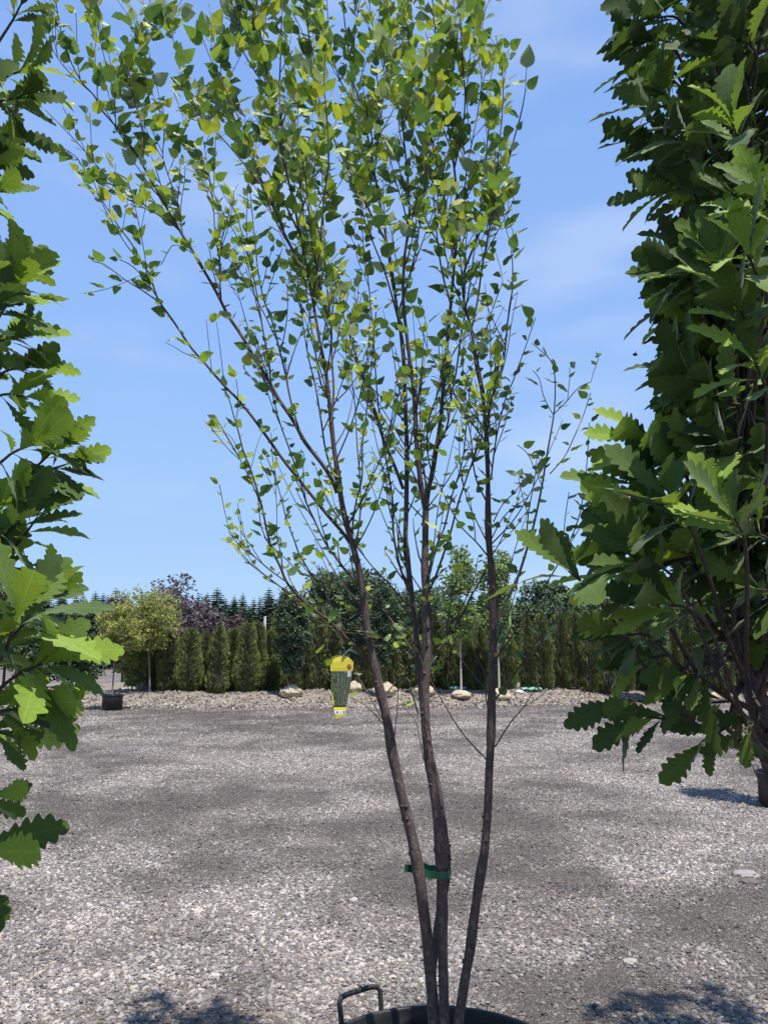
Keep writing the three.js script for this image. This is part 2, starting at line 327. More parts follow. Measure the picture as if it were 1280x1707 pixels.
{
  const p = [], u = [], idx = [], xs = [], ds = [];
  for (let x = -24; x <= 24; x += 0.12) xs.push(x); for (let d = -0.3; d < 9; d += d < 3 ? 0.1 : 0.5) ds.push(d);
  for (const e of ds) for (const x of xs) { const d = bedFront(x) + e; p.push(x, e < 0 ? -0.03 : bedHeight(x, d) + 0.004, -d); u.push(x / 2, d / 2); }
  const W = xs.length; for (let j = 0; j < ds.length - 1; j++) for (let i = 0; i < W - 1; i++) { const q = j * W + i; idx.push(q, q + 1, q + W, q + 1, q + W + 1, q + W); }
  const g = new THREE.BufferGeometry(); g.setAttribute('position', new THREE.Float32BufferAttribute(p, 3)); g.setAttribute('uv', new THREE.Float32BufferAttribute(u, 2)); g.setIndex(idx); g.computeVertexNormals();
  const map = dataTex(512, 512, (a, b) => { const t = 0.5 + 1.1 * tile(a, b, 16, 3, 3) + 0.5 * tile(a, b, 4, 9, 2); return [0.12 + 0.20 * t, 0.10 + 0.165 * t, 0.085 + 0.13 * t]; });
  structure('mulch_bed', g, std({ map, roughness: 1 }));
  const chip = new THREE.BoxGeometry(1, 0.18, 0.34), r = rng(21), n = 26000, im = new THREE.InstancedMesh(chip, std({ color: 0xffffff, roughness: 0.95 }), n); im.name = 'wood_chips'; lit(im);
  tag(im, 'pale brown wood chips heaped along the planting bed', 'mulch', null, 'stuff');
  const m = new THREE.Matrix4(), q = new THREE.Quaternion(), e = new THREE.Euler(), c = new THREE.Color();
  for (let k = 0; k < n; k++) {
    const x = (r() * 2 - 1) * 15, ed = r() < 0.10 ? -1.1 * r() * r() : Math.pow(r(), 1.3) * 4.2 - 0.2, d = bedFront(x) + ed, s = 0.03 + 0.11 * r() * r();
    e.set((r() - 0.5) * 1.3, r() * 6.28, (r() - 0.5) * 1.3); q.setFromEuler(e); m.compose(V(x, Math.max(0, bedHeight(x, d)) + 0.012, -d), q, V(s, s, s)); im.setMatrixAt(k, m);
    const t = lerp(0.07, 0.62, Math.pow(r(), 1.8)); c.setRGB(t * 0.92, t * lerp(0.72, 0.86, r()), t * lerp(0.54, 0.76, r())); im.setColorAt(k, c);
  }
  scene.add(im);
}

// ------------------------------------------------------------------ the clump birch in its pot
{
  const stems = [], branches = [], leaves = [];
  const line = (a, d0, d1, w0, w1) => {                       // [x, y, x, y ...] along the photograph, distances and widths at both ends
    const n = a.length / 2, out = [];
    for (let k = 0; k < n; k++) { const t = k / (n - 1), d = lerp(d0, d1, t), w = Array.isArray(w0) ? w0[Math.min(w0.length - 1, Math.round(t * (w0.length - 1)))] : lerp(w0, w1, t); out.push([at(a[2 * k], a[2 * k + 1], d), w * 0.5 * scaleAt(a[2 * k + 1], d)]); }
    return out;
  };
  stems.push(line([728, 1745, 720, 1660, 716, 1600, 706, 1520, 697, 1450, 683, 1380, 668, 1320, 655, 1260, 645, 1200, 633, 1150, 622, 1100, 612, 1050, 606, 1000, 596, 940, 585, 900, 572, 850, 563, 790, 556, 741, 549, 670, 543, 620, 533, 569, 521, 499, 505, 417, 490, 340, 478, 290, 462, 220, 446, 130, 431, 28, 424, -60, 420, -130], 2.0, 1.86, [28, 27, 26, 24, 22, 20, 18, 15, 13, 11, 9, 7.5, 6, 5, 4, 3, 2]));
  stems.push(line([741, 1745, 739, 1640, 737, 1540, 735, 1430, 730, 1370, 722, 1310, 714, 1260, 709, 1200, 708, 1150, 711, 1100, 712, 1040, 711, 1000, 708, 950, 709, 900, 709, 860, 712, 825, 720, 790, 727, 750, 735, 690, 740, 630, 746, 560, 752, 500, 757, 440, 762, 360, 758, 290, 745, 200, 732, 115, 724, 40, 718, -40, 716, -100], 1.98, 2.08, [24, 24, 23, 23, 22, 21, 20, 18, 15, 12, 10, 9, 7.5, 6, 5, 4, 3, 2]));
  stems.push(line([722, 1745, 719, 1640, 725, 1580, 733, 1520, 743, 1470, 744, 1430, 740, 1385, 731, 1320, 718, 1260, 706, 1190, 699, 1120, 694, 1060, 690, 1020, 681, 950, 676, 900, 677, 850, 678, 790, 678, 740, 676, 690, 675, 640, 670, 570, 663, 523, 656, 476, 645, 405, 635, 347, 624, 288, 605, 190, 588, 131, 578, 65, 570, -10, 566, -90], 2.05, 2.2, [20, 19, 18, 17, 16, 15, 14, 13, 12, 11, 10, 9, 7, 6, 5, 4, 3, 2]));
  stems.push(line([758, 1745, 772, 1650, 782, 1590, 790, 1530, 797, 1480, 807, 1420, 812, 1360, 815, 1290, 818, 1230, 819, 1170, 820, 1100, 822, 1050, 822, 1000, 819, 950, 815, 910, 813, 850, 813, 800, 811, 740, 808, 700, 803, 650, 794, 600, 784, 545, 773, 499, 772, 460, 782, 430, 799, 389, 813, 350, 827, 315, 844, 279, 857, 230, 868, 190, 876, 150], 1.97, 1.98, [23, 22, 21, 20, 19, 18, 17, 16, 14, 11, 9, 8, 6.5, 5, 4, 3.5, 3, 2]));
  const B = (a, d0, d1, w0, w1 = 1.8) => branches.push(line(a, d0, d1, w0, w1));
  // left limb and its fork
  B([562, 822, 556, 806, 545, 785, 528, 762, 509, 738, 495, 712, 481, 689, 465, 666, 451, 640, 427, 600, 400, 555, 381, 527, 365, 495, 348, 464, 332, 438, 318, 412, 304, 391, 288, 364, 268, 328, 250, 297, 231, 262, 212, 234, 194, 211, 170, 183, 158, 160, 140, 141, 123, 112, 107, 73, 98, 30, 92, -10], 1.93, 1.78, 9.5, 2);
  B([292, 372, 270, 362, 232, 335, 200, 315, 172, 300, 140, 280, 128, 262, 108, 248], 1.82, 1.76, 4);
  B([583, 905, 573, 890, 547, 860, 519, 825, 495, 795, 477, 773, 444, 727, 420, 694, 394, 663, 373, 642, 337, 600, 320, 581, 287, 532, 264, 499, 250, 459, 234, 434, 219, 405, 203, 384, 189, 363, 170, 333, 161, 321], 1.96, 1.7, 8);
  B([266, 502, 241, 464, 217, 441, 200, 433], 1.76, 1.72, 3); B([264, 503, 236, 483, 208, 466, 175, 441, 156, 436], 1.76, 1.7, 3);
  B([618, 1111, 604, 1091, 588, 1075, 564, 1049, 541, 1030, 517, 1011, 494, 990, 477, 969, 468, 946, 456, 922, 447, 894, 437, 846, 427, 811, 418, 783, 406, 752, 397, 717, 390, 694, 383, 668, 374, 645], 1.98, 1.72, 8);
  B([477, 970, 447, 948, 423, 927, 402, 912, 382, 888], 1.87, 1.8, 3.4); B([468, 946, 452, 915, 436, 880, 432, 850, 428, 812], 1.85, 1.8, 3);
  B([610, 1040, 590, 1018, 552, 988, 524, 964, 510, 943, 498, 922, 489, 896, 477, 865, 470, 834, 458, 795, 446, 765], 1.99, 1.9, 5.5);
  B([524, 964, 500, 955, 480, 935, 455, 912, 440, 895], 1.93, 1.85, 2.8);
  B([700, 1112, 686, 1085, 660, 1045, 635, 1013, 604, 980, 578, 953, 562, 932, 543, 906, 523, 865, 509, 834, 500, 801, 481, 745, 465, 700, 450, 640, 437, 600, 418, 560, 400, 500], 2.05, 2.1, 6.5);
  B([697, 1190, 685, 1150, 676, 1120, 665, 1100, 650, 1075, 630, 1060, 608, 1055, 580, 1035, 555, 1022], 2.02, 1.9, 4);
  B([612, 1060, 596, 1057, 566, 1052, 540, 1035, 515, 1012], 1.98, 1.86, 3.2);
  B([690, 1015, 679, 1008, 660, 987, 644, 968, 627, 952, 605, 925, 590, 905, 575, 870], 2.08, 2.05, 5);
  B([672, 815, 655, 770, 640, 735, 626, 691, 612, 647, 600, 614, 585, 565, 570, 520, 552, 480, 540, 440, 522, 380, 508, 330, 490, 280, 470, 240], 2.12, 2.25, 7.5);
  B([685, 995, 668, 950, 656, 893, 654, 834, 647, 787, 637, 731, 628, 650, 622, 560, 615, 480, 605, 400, 600, 330], 2.12, 2.3, 6);
  B([709, 845, 703, 815, 697, 770, 693, 720, 690, 660, 684, 610, 678, 560, 672, 500, 674, 430, 682, 370, 680, 300, 672, 220, 668, 140], 1.98, 1.88, 12, 3);
  B([590, 920, 587, 886, 594, 834, 603, 799, 604, 740, 614, 660, 620, 600, 626, 520], 1.95, 1.8, 5); B([592, 915, 600, 860, 600, 800, 595, 740, 592, 680, 586, 620, 590, 540], 1.95, 2.05, 4.5);
  B([578, 880, 600, 840, 618, 800, 640, 750, 652, 700, 660, 640], 1.92, 1.8, 4);
  B([548, 665, 535, 640, 528, 600, 518, 540, 510, 480, 505, 440], 1.9, 1.82, 5); B([552, 705, 556, 650, 553, 600, 552, 540, 545, 480, 540, 400, 538, 330, 536, 250], 1.9, 2.0, 6);
  B([568, 820, 545, 760, 535, 700, 525, 640, 515, 600, 508, 560, 500, 500, 492, 440], 1.94, 2.05, 5);
  B([498, 715, 485, 670, 475, 620, 465, 580, 455, 540, 440, 500, 430, 450, 425, 400, 420, 350, 415, 300], 1.88, 1.95, 5);
  B([452, 645, 448, 600, 440, 560, 430, 500, 418, 440, 405, 395, 395, 360, 380, 330], 1.84, 1.76, 4.5);
  B([365, 497, 368, 450, 362, 410, 358, 380, 356, 340, 352, 310, 345, 270, 340, 235], 1.81, 1.86, 3.6); B([350, 466, 330, 430, 310, 415, 290, 408, 270, 440], 1.8, 1.74, 2.2);
  B([305, 393, 300, 360, 290, 320, 280, 290, 272, 262, 274, 220, 270, 180], 1.79, 1.86, 3.4); B([232, 264, 238, 240, 236, 200, 226, 170, 220, 140, 214, 110], 1.78, 1.8, 3); B([194, 212, 192, 170, 196, 130, 206, 95], 1.77, 1.72, 2.6);
  B([512, 459, 490, 420, 470, 380, 455, 340, 440, 310, 425, 270, 412, 230, 395, 190, 372, 140, 350, 95, 335, 55], 1.88, 1.8, 6); B([497, 385, 480, 350, 455, 300, 430, 262, 400, 215, 380, 170, 365, 120], 1.87, 1.95, 5);
  B([440, 312, 420, 290, 398, 262, 372, 232, 348, 210, 325, 180, 305, 130, 290, 70, 275, 20], 1.83, 1.76, 4);
  B([478, 290, 470, 220, 466, 160, 468, 90, 470, 20, 474, -50], 1.87, 1.98, 5); B([446, 130, 425, 80, 412, 40, 402, -10], 1.87, 1.8, 3.4);
  B([521, 499, 530, 440, 535, 390, 540, 330, 548, 270, 545, 200, 540, 130, 545, 60], 1.88, 1.75, 5.5);
  // middle and right limbs
  B([706, 1000, 722, 970, 735, 935, 750, 890, 763, 840, 778, 795, 790, 760, 797, 731, 808, 690, 818, 640], 2.0, 1.85, 6.5); B([716, 1112, 737, 1072, 767, 1030, 786, 992, 802, 965, 815, 935, 835, 900, 850, 860], 2.02, 2.12, 6);
  B([714, 1130, 730, 1085, 755, 1040, 775, 1000, 790, 965, 796, 930], 2.03, 2.2, 4.5);
  B([712, 960, 725, 915, 740, 880, 752, 830, 770, 770, 778, 700, 785, 640, 800, 590], 1.98, 2.15, 5); B([722, 800, 712, 750, 715, 700, 728, 660, 745, 610, 760, 580, 778, 560], 2.0, 1.9, 4);
  B([727, 750, 745, 710, 752, 660, 760, 620, 768, 560, 775, 520, 782, 480, 790, 420, 800, 360, 805, 300, 812, 240, 815, 180], 2.0, 2.12, 5);
  B([815, 930, 795, 905, 770, 880, 752, 850, 735, 815, 722, 790], 1.98, 1.85, 4); B([810, 835, 795, 804, 788, 770, 785, 730, 775, 690, 760, 660, 745, 640], 1.97, 1.88, 4);
  B([808, 735, 790, 710, 770, 680, 755, 655, 740, 630, 725, 605, 712, 580, 700, 540], 1.97, 2.1, 4);
  B([812, 725, 820, 660, 838, 605, 846, 534, 853, 487, 854, 440, 852, 417, 855, 385], 1.97, 1.92, 5); B([818, 800, 825, 741, 832, 705, 844, 659, 855, 635, 864, 610, 875, 580, 892, 530], 1.97, 1.88, 4);
  B([795, 605, 801, 570, 811, 546, 818, 523, 826, 500, 838, 470], 1.97, 2.03, 4); B([785, 550, 795, 504, 804, 440, 813, 394, 823, 347, 827, 300, 832, 240, 838, 170, 836, 110, 826, 60], 1.97, 1.88, 5);
  B([772, 480, 768, 440, 766, 390, 772, 340, 778, 280, 790, 220, 800, 160, 805, 100], 1.97, 2.1, 5); B([758, 440, 748, 390, 742, 340, 730, 290, 722, 240, 700, 180, 690, 120, 680, 60, 672, 10], 2.02, 2.15, 6);
  B([752, 510, 738, 460, 730, 410, 724, 350, 718, 290, 706, 240], 2.0, 1.9, 5); B([663, 523, 680, 470, 692, 420, 700, 370, 706, 320, 712, 250, 715, 190], 2.12, 2.0, 5);
  B([645, 405, 620, 360, 600, 320, 580, 280, 560, 240, 545, 200, 530, 160, 520, 100, 512, 40, 508, -20], 2.15, 2.05, 5.5); B([624, 288, 632, 220, 638, 160, 640, 90, 645, 30, 650, -40], 2.16, 2.05, 4.5);
  B([605, 190, 590, 170, 570, 140, 556, 100, 548, 50, 545, 0], 2.18, 2.3, 3.4); B([757, 280, 770, 220, 775, 160, 770, 100, 768, 40, 762, -20], 2.05, 1.92, 4.5);
  B([670, 560, 655, 500, 640, 450, 620, 400, 602, 350, 590, 300], 2.12, 1.98, 5);
  // right-hand sprays low on the third stem
  const pale = branches.length; B([826, 1036, 830, 1030, 844, 1002, 861, 967, 870, 941, 878, 915, 886, 888, 895, 850, 903, 810, 911, 760, 918, 720, 923, 688, 925, 640, 920, 605, 905, 588, 886, 572], 1.98, 1.9, 7.5, 1.6);
  B([923, 690, 945, 668, 965, 645, 984, 637], 1.92, 1.88, 2.6); B([922, 692, 906, 662, 898, 630, 888, 618], 1.92, 1.97, 2.2); B([916, 790, 940, 762, 958, 725, 972, 692, 984, 655], 1.93, 1.98, 2.8); B([905, 815, 890, 780, 878, 755, 862, 742], 1.93, 1.88, 2.2);
  B([820, 1112, 832, 1090, 850, 1065, 865, 1040, 885, 1010, 905, 980, 930, 940, 950, 900, 965, 860, 975, 800, 980, 740, 982, 705], 1.98, 1.84, 4.6); B([822, 1170, 845, 1140, 870, 1105, 890, 1075, 910, 1050, 940, 1020, 960, 990, 985, 945, 990, 900, 988, 850, 984, 810], 1.98, 1.82, 4.4);
  B([930, 942, 938, 900, 942, 860, 948, 820], 1.88, 1.86, 2.4); B([822, 870, 838, 840, 858, 820, 872, 800], 1.97, 2.05, 3); B([818, 900, 840, 860, 862, 842, 880, 828], 1.97, 1.9, 3);
  const bare = branches.length;                                // leafless spurs
  B([825, 1245, 850, 1205, 875, 1175, 890, 1150, 900, 1130], 1.97, 1.9, 3.4, 1.4); B([875, 1177, 890, 1168, 905, 1156], 1.93, 1.9, 2, 1.3); B([657, 1232, 661, 1190, 664, 1150, 664, 1128], 1.99, 1.96, 2.6, 1.4);
  B([638, 1206, 620, 1186, 600, 1170, 582, 1162], 1.99, 1.95, 2.4, 1.4); B([706, 1268, 698, 1225, 694, 1205, 674, 1180], 2.0, 1.98, 2.2, 1.3); B([815, 1190, 809, 1160, 808, 1125, 796, 1100, 780, 1065], 1.97, 2.05, 3.4, 1.4);
  B([613, 1080, 596, 1083, 585, 1090, 576, 1098, 555, 1103, 540, 1110], 1.99, 1.93, 2.2, 1.3); B([555, 1140, 540, 1124, 530, 1108, 527, 1092], 1.93, 1.92, 2, 1.3);
  B([403, 765, 390, 735, 378, 722, 352, 718], 1.8, 1.78, 1.8, 1.2); B([337, 600, 310, 590, 290, 578, 276, 571], 1.83, 1.80, 1.9, 1.2); B([418, 783, 428, 745, 438, 718], 1.82, 1.85, 1.8, 1.2); B([402, 912, 402, 870, 396, 838], 1.82, 1.8, 1.7, 1.2); B([353, 619, 348, 570, 344, 533], 1.834, 1.82, 1.9, 1.2); B([374, 643, 367, 580, 361, 537], 1.842, 1.83, 1.9, 1.2);

  const r = rng(4021), tree = thing('birch_tree', 'tall young birch with three slender brown stems growing from the black pot', 'tree', null, V(0, 0, 0));
  const leafSize = y => lerp(0.0205, 0.0350, THREE.MathUtils.smoothstep(y, 1.5, 3.3));
  const outward = (p, a) => { const h = r() * Math.PI * 2; return V(Math.cos(h), 0, Math.sin(h)).multiplyScalar(a); };
  function putLeaf(p, t, tip) {
    const o = outward(p, 1), dir = o.clone().addScaledVector(t, 0.55).add(V(0, tip ? 0.25 : -0.12 + 0.3 * r(), 0)).normalize();
    const nrm = V((r() - 0.5) * 1.5, 0.85, (r() - 0.5) * 1.5).addScaledVector(o, 0.15).normalize();
    const s = leafSize(p.y) * (0.62 + 0.9 * Math.pow(r(), 2.2)) * (tip ? 0.95 : 1), g = r() + (tip ? 0.58 : 0) + 0.1;
    leaves.push({ p: p.clone(), dir, nrm, size: s * 1.22, v: Math.floor(r() * 4), tone: g < 0.34 ? 0 : g < 0.58 ? 1 : g < 0.80 ? 2 : g < 1.0 ? 3 : g < 1.3 ? 4 : 5, face: 0.4 + Math.abs(nrm.z) });
  }
  function twig(gb, p, dir, len, rad, depth) {                // a shoot, its leaves and shorter side shoots
    if (p.x > 0.30 && p.y > 1.9) { dir.x = Math.min(dir.x, 0.05); dir.normalize(); len *= 0.6; }   // the right flank is narrow and upright
    const ctrl = [[p, rad]], n = 4; let q = p.clone(), d = dir.clone();
    for (let k = 1; k <= n; k++) { d.add(V((r() - 0.5) * 0.3, 0.10, (r() - 0.5) * 0.3)).normalize(); q = q.clone().addScaledVector(d, len / n); ctrl.push([q, lerp(rad, 0.0009, k / n)]); }
    const [pts, rads, L] = smooth(ctrl, 0.03); gb.tube(pts, rads, 4, 0, false);
    const gap = lerp(0.030, 0.020, THREE.MathUtils.smoothstep(p.y, 1.6, 3.0)); let s = 0.03 + 0.03 * r();
    while (s < L) { const k = Math.min(pts.length - 2, Math.floor(s / L * (pts.length - 1))); putLeaf(pts[k], V(0, 0, 0).subVectors(pts[k + 1], pts[k]).normalize(), s > L * 0.62); s += gap * (0.6 + 0.9 * r()); }
    putLeaf(pts[pts.length - 1], d, true); putLeaf(pts[pts.length - 1], d, true);
    if (depth > 0 && len > 0.2) for (let k = 0; k < 2; k++) { const i = Math.floor(pts.length * (0.3 + 0.4 * r())); twig(gb, pts[i], d.clone().add(outward(p, 0.6)).normalize(), len * 0.45, rads[i] * 0.7, depth - 1); }
  }
  function clothe(gb, pts, rads, from, dense, few = false) {               // short spurs with leaves and longer shoots along a limb
    let acc = 0, next = 0.02; const total = pts.length;
    for (let k = 1; k < total; k++) {
      acc += pts[k].distanceTo(pts[k - 1]); const y = pts[k].y; if (y < from) continue;
      if (acc < next) continue; const up = THREE.MathUtils.smoothstep(y, 1.7, 3.0); acc = 0; next = lerp(0.0215, 0.0225, up) * (0.5 + r()) / dense;
      const t = V(0, 0, 0).subVectors(pts[k], pts[k - 1]).normalize();
      const o = outward(pts[k], 1); const root = pts[k].clone().addScaledVector(o, rads[k] * 0.7);
      if (r() < (few ? 0.05 : 0.2 + 0.1 * up)) twig(gb, root, t.clone().addScaledVector(o, 0.55).add(V(0, 0.25, 0)).normalize(), (0.10 + 0.24 * r() * r()) * (0.8 + 0.5 * up), Math.min(rads[k] * 0.7, 0.0024), 1);
      else { const nl = r() < 0.4 ? 2 : 1; for (let q = 0; q < nl; q++) putLeaf(root, t, false); }
    }
  }
  stems.forEach((c, k) => {
    const [pts, rads] = smooth(c.map(([p, w]) => [p, w * 0.70]), 0.018), g = new GB(), kn = rng(600 + k);
    for (let q = 0; q < 26; q++) { const i = Math.floor(kn() * pts.length), a = 0.06 + 0.12 * kn(); for (let w = -2; w <= 2; w++) if (rads[i + w]) rads[i + w] *= 1 + a * (1 - Math.abs(w) / 3); }
    g.tube(pts, rads, 12, 0.10); const s = part('stem', g.build(), M.bark, tree);
    const tw = new GB(); clothe(tw, pts, rads, 1.5, 0.6); if (tw.count) tag(part('twigs', tw.build(), M.twig, s), null, null, null, 'stuff');
    for (let q = 0; q < 7; q++) {                             // pruning scars: little collared stubs
      const i = Math.floor(pts.length * (0.06 + 0.30 * kn())), h = kn() * 6.28, o = V(Math.cos(h), 0.35, Math.abs(Math.sin(h))).normalize(), st = new GB();
      st.tube([pts[i], pts[i].clone().addScaledVector(o, rads[i] * 1.05), pts[i].clone().addScaledVector(o, rads[i] * 1.28)], [rads[i] * 0.55, rads[i] * 0.42, rads[i] * 0.3], 8); part('pruning_scar', st.build(), M.twig, s);
    }
  });
  for (const c of stems) for (let q = 0; q < 13; q++) {       // thin young shoots low on the stems
    const [pts, rads] = smooth(c.map(([p, w]) => [p, w * 0.70]), 0.05), i0 = pts.findIndex(p => p.y > 1.15), i1 = pts.findIndex(p => p.y > 2.2), i = Math.floor(lerp(i0, i1, r())), o = outward(pts[i], 1), g = new GB();
    let p = pts[i].clone(), d = V(o.x * 0.8, 0.75, o.z * 0.8).normalize(); const ctrl = [[p, 0.0022]], L = 0.16 + 0.34 * r();
    for (let s = 1; s <= 4; s++) { d.add(V((r() - 0.5) * 0.3, 0.16, (r() - 0.5) * 0.3)).normalize(); p = p.clone().addScaledVector(d, L / 4); ctrl.push([p, lerp(0.0020, 0.0007, s / 4)]); }
    const [tp, tr] = smooth(ctrl, 0.03); g.tube(tp, tr, 5, 0, false); for (let s = 3; s < tp.length; s += 1 + Math.floor(r() * 3)) if (tp[s].y > 1.35 && r() < 0.75) putLeaf(tp[s], d, false); part('branch', g.build(), M.twig, tree);
  }
  branches.forEach((c, k) => {
    const [pts, rads] = smooth(c.map(([p, w]) => [p, w * 0.76]), 0.022), g = new GB(); g.tube(pts, rads, rads[0] > 0.004 ? 8 : 5, 0.06);
    if (k < bare) clothe(g, pts, rads, 1.28, k >= pale ? 0.8 : 1.15, k >= pale);
    else putLeaf(pts[pts.length - 1], V(0, 1, 0), false);
    part('branch', g.build(), k >= pale && k < pale + 5 ? M.twigPale : M.twig, tree);
  });
  console.log('birch leaves', leaves.length, 'branches', branches.length);
  hangLeaves(tree, leaves, birchLeaves, birchGeos, birchMats, birchTones, birchFoliageMat);
}

function lathe(prof, seg) { return new THREE.LatheGeometry(prof.map(a => new THREE.Vector2(a[0], a[1])), seg); }
function nurseryPot(name, label, p, R, H, handleAt, group) {
  const t = thing(name, label, 'plant pot', group, p), k = 0.86;
  part('body', lathe([[0.001, 0.004], [R * k - 0.01, 0.004], [R * k, 0.015], [R - 0.012, H - 0.05], [R - 0.004, H - 0.048], [R + 0.004, H - 0.012], [R + 0.001, H - 0.002], [R - 0.006, H], [R - 0.013, H - 0.004], [R - 0.016, H - 0.05], [R * k + 0.02, 0.03], [0.001, 0.02]], 72), M.pot, t);
  const soil = new THREE.CircleGeometry(R - 0.017, 48, 0); soil.rotateX(-Math.PI / 2); soil.translate(0, H - 0.085, 0);
  const sp = soil.attributes.position; for (let i = 0; i < sp.count; i++) { const x = sp.getX(i), z = sp.getZ(i); sp.setY(i, sp.getY(i) + 0.02 * fbm(x * 9, 1, z * 9, 2)); } soil.computeVertexNormals();
  part('soil', soil, M.soil, t);
  for (const [a, b] of handleAt) {
    const pt = (ang, r, y) => V(-Math.cos(ang) * r, y, -Math.sin(ang) * r), A = a * Math.PI / 180, B = b * Math.PI / 180, g = new GB(), s = R / 0.325;
    const path = [pt(A, R + 0.004, H - 0.03), pt(A, R + 0.010, H + 0.012 * s), pt(A, R + 0.016, H + 0.040 * s), pt(lerp(A, B, 0.06), R + 0.018, H + 0.050 * s), pt(lerp(A, B, 0.2), R + 0.02, H + 0.052 * s), pt(lerp(A, B, 0.8), R + 0.02, H + 0.052 * s), pt(lerp(A, B, 0.94), R + 0.018, H + 0.050 * s), pt(B, R + 0.016, H + 0.040 * s), pt(B, R + 0.010, H + 0.012 * s), pt(B, R + 0.004, H - 0.03)];
    g.tube(path, path.map(() => 0.0068 * s), 10); part('handle', g.build(), M.pot, t);
  }
  return t;
}
const POT = V(at(735, 1700, 1.99).x, 0, -1.99);
nurseryPot('nursery_pot', 'large round black plastic pot with loop handles holding the birch', POT, 0.325, 0.482, [[43, 65], [223, 245]]);

{ // green tie between the stems
  const a = at(696, 1447, 2.0), b = at(737, 1456, 1.985), s = scaleAt(1450, 2.0), ra = 11.6 * s, rb = 11.4 * s;
  const dir = V(0, 0, 0).subVectors(b, a).setY(0).normalize(), nz = V(-dir.z, 0, dir.x), mid = (c, r, ang) => c.clone().addScaledVector(dir, Math.cos(ang) * r).addScaledVector(nz, Math.sin(ang) * r);
  const front = nz.z > 0 ? 1 : -1;
  const loop = [];
  for (let k = 0; k <= 12; k++) loop.push(mid(a, ra, front * (Math.PI * 1.5 - k / 12 * Math.PI)));
  for (let k = 1; k < 10; k++) { const p = loop[12].clone().lerp(mid(b, rb, front * Math.PI / 2), k / 10); p.y -= 0.004 * Math.sin(k / 10 * Math.PI); loop.push(p); }
  for (let k = 0; k <= 12; k++) loop.push(mid(b, rb, front * (Math.PI / 2 - k / 12 * Math.PI)));
  for (let k = 1; k <= 10; k++) loop.push(mid(b, rb, -front * Math.PI / 2).lerp(loop[0], k / 10));
  const strip = (path, h, w) => {
    const p = [], i = [], n = path.length;
    path.forEach((q, k) => { const t = V(0, 0, 0).subVectors(path[Math.min(n - 1, k + 1)], path[Math.max(0, k - 1)]).normalize(), o = V(-t.z, 0, t.x).multiplyScalar(w / 2), wv = 0.0015 * Math.sin(k * 1.7); for (const [sy, so] of [[-1, -1], [-1, 1], [1, 1], [1, -1]]) p.push(q.x + o.x * so, q.y + sy * h / 2 + wv, q.z + o.z * so); if (k) for (let e = 0; e < 4; e++) { const A = (k - 1) * 4 + e, Bq = (k - 1) * 4 + (e + 1) % 4; i.push(A, Bq, A + 4, Bq, Bq + 4, A + 4); } });
    i.push(0, 2, 1, 0, 3, 2); const m = (n - 1) * 4; i.push(m, m + 1, m + 2, m, m + 2, m + 3);
    const g = new THREE.BufferGeometry(); g.setAttribute('position', new THREE.Float32BufferAttribute(p, 3)); g.setIndex(i); const f = g.toNonIndexed(); f.computeVertexNormals(); return f;
  };
  const m = new THREE.MeshPhysicalMaterial({ color: RGB(0.004, 0.10, 0.042), roughness: 0.45, clearcoat: 0.3, side: THREE.DoubleSide });
  const t = thing('tie_tape', 'green plastic tie tape looped round two lower birch stems', 'tie tape');
  part('band', strip(loop, 0.018, 0.0012), m, t);
  const e0 = mid(a, ra, front * Math.PI * 0.8); part('loose_end', strip([e0, e0.clone().add(V(-0.008, 0.001, 0.006)), e0.clone().add(V(-0.017, 0.002, 0.007))], 0.0175, 0.0012), m, t);
}
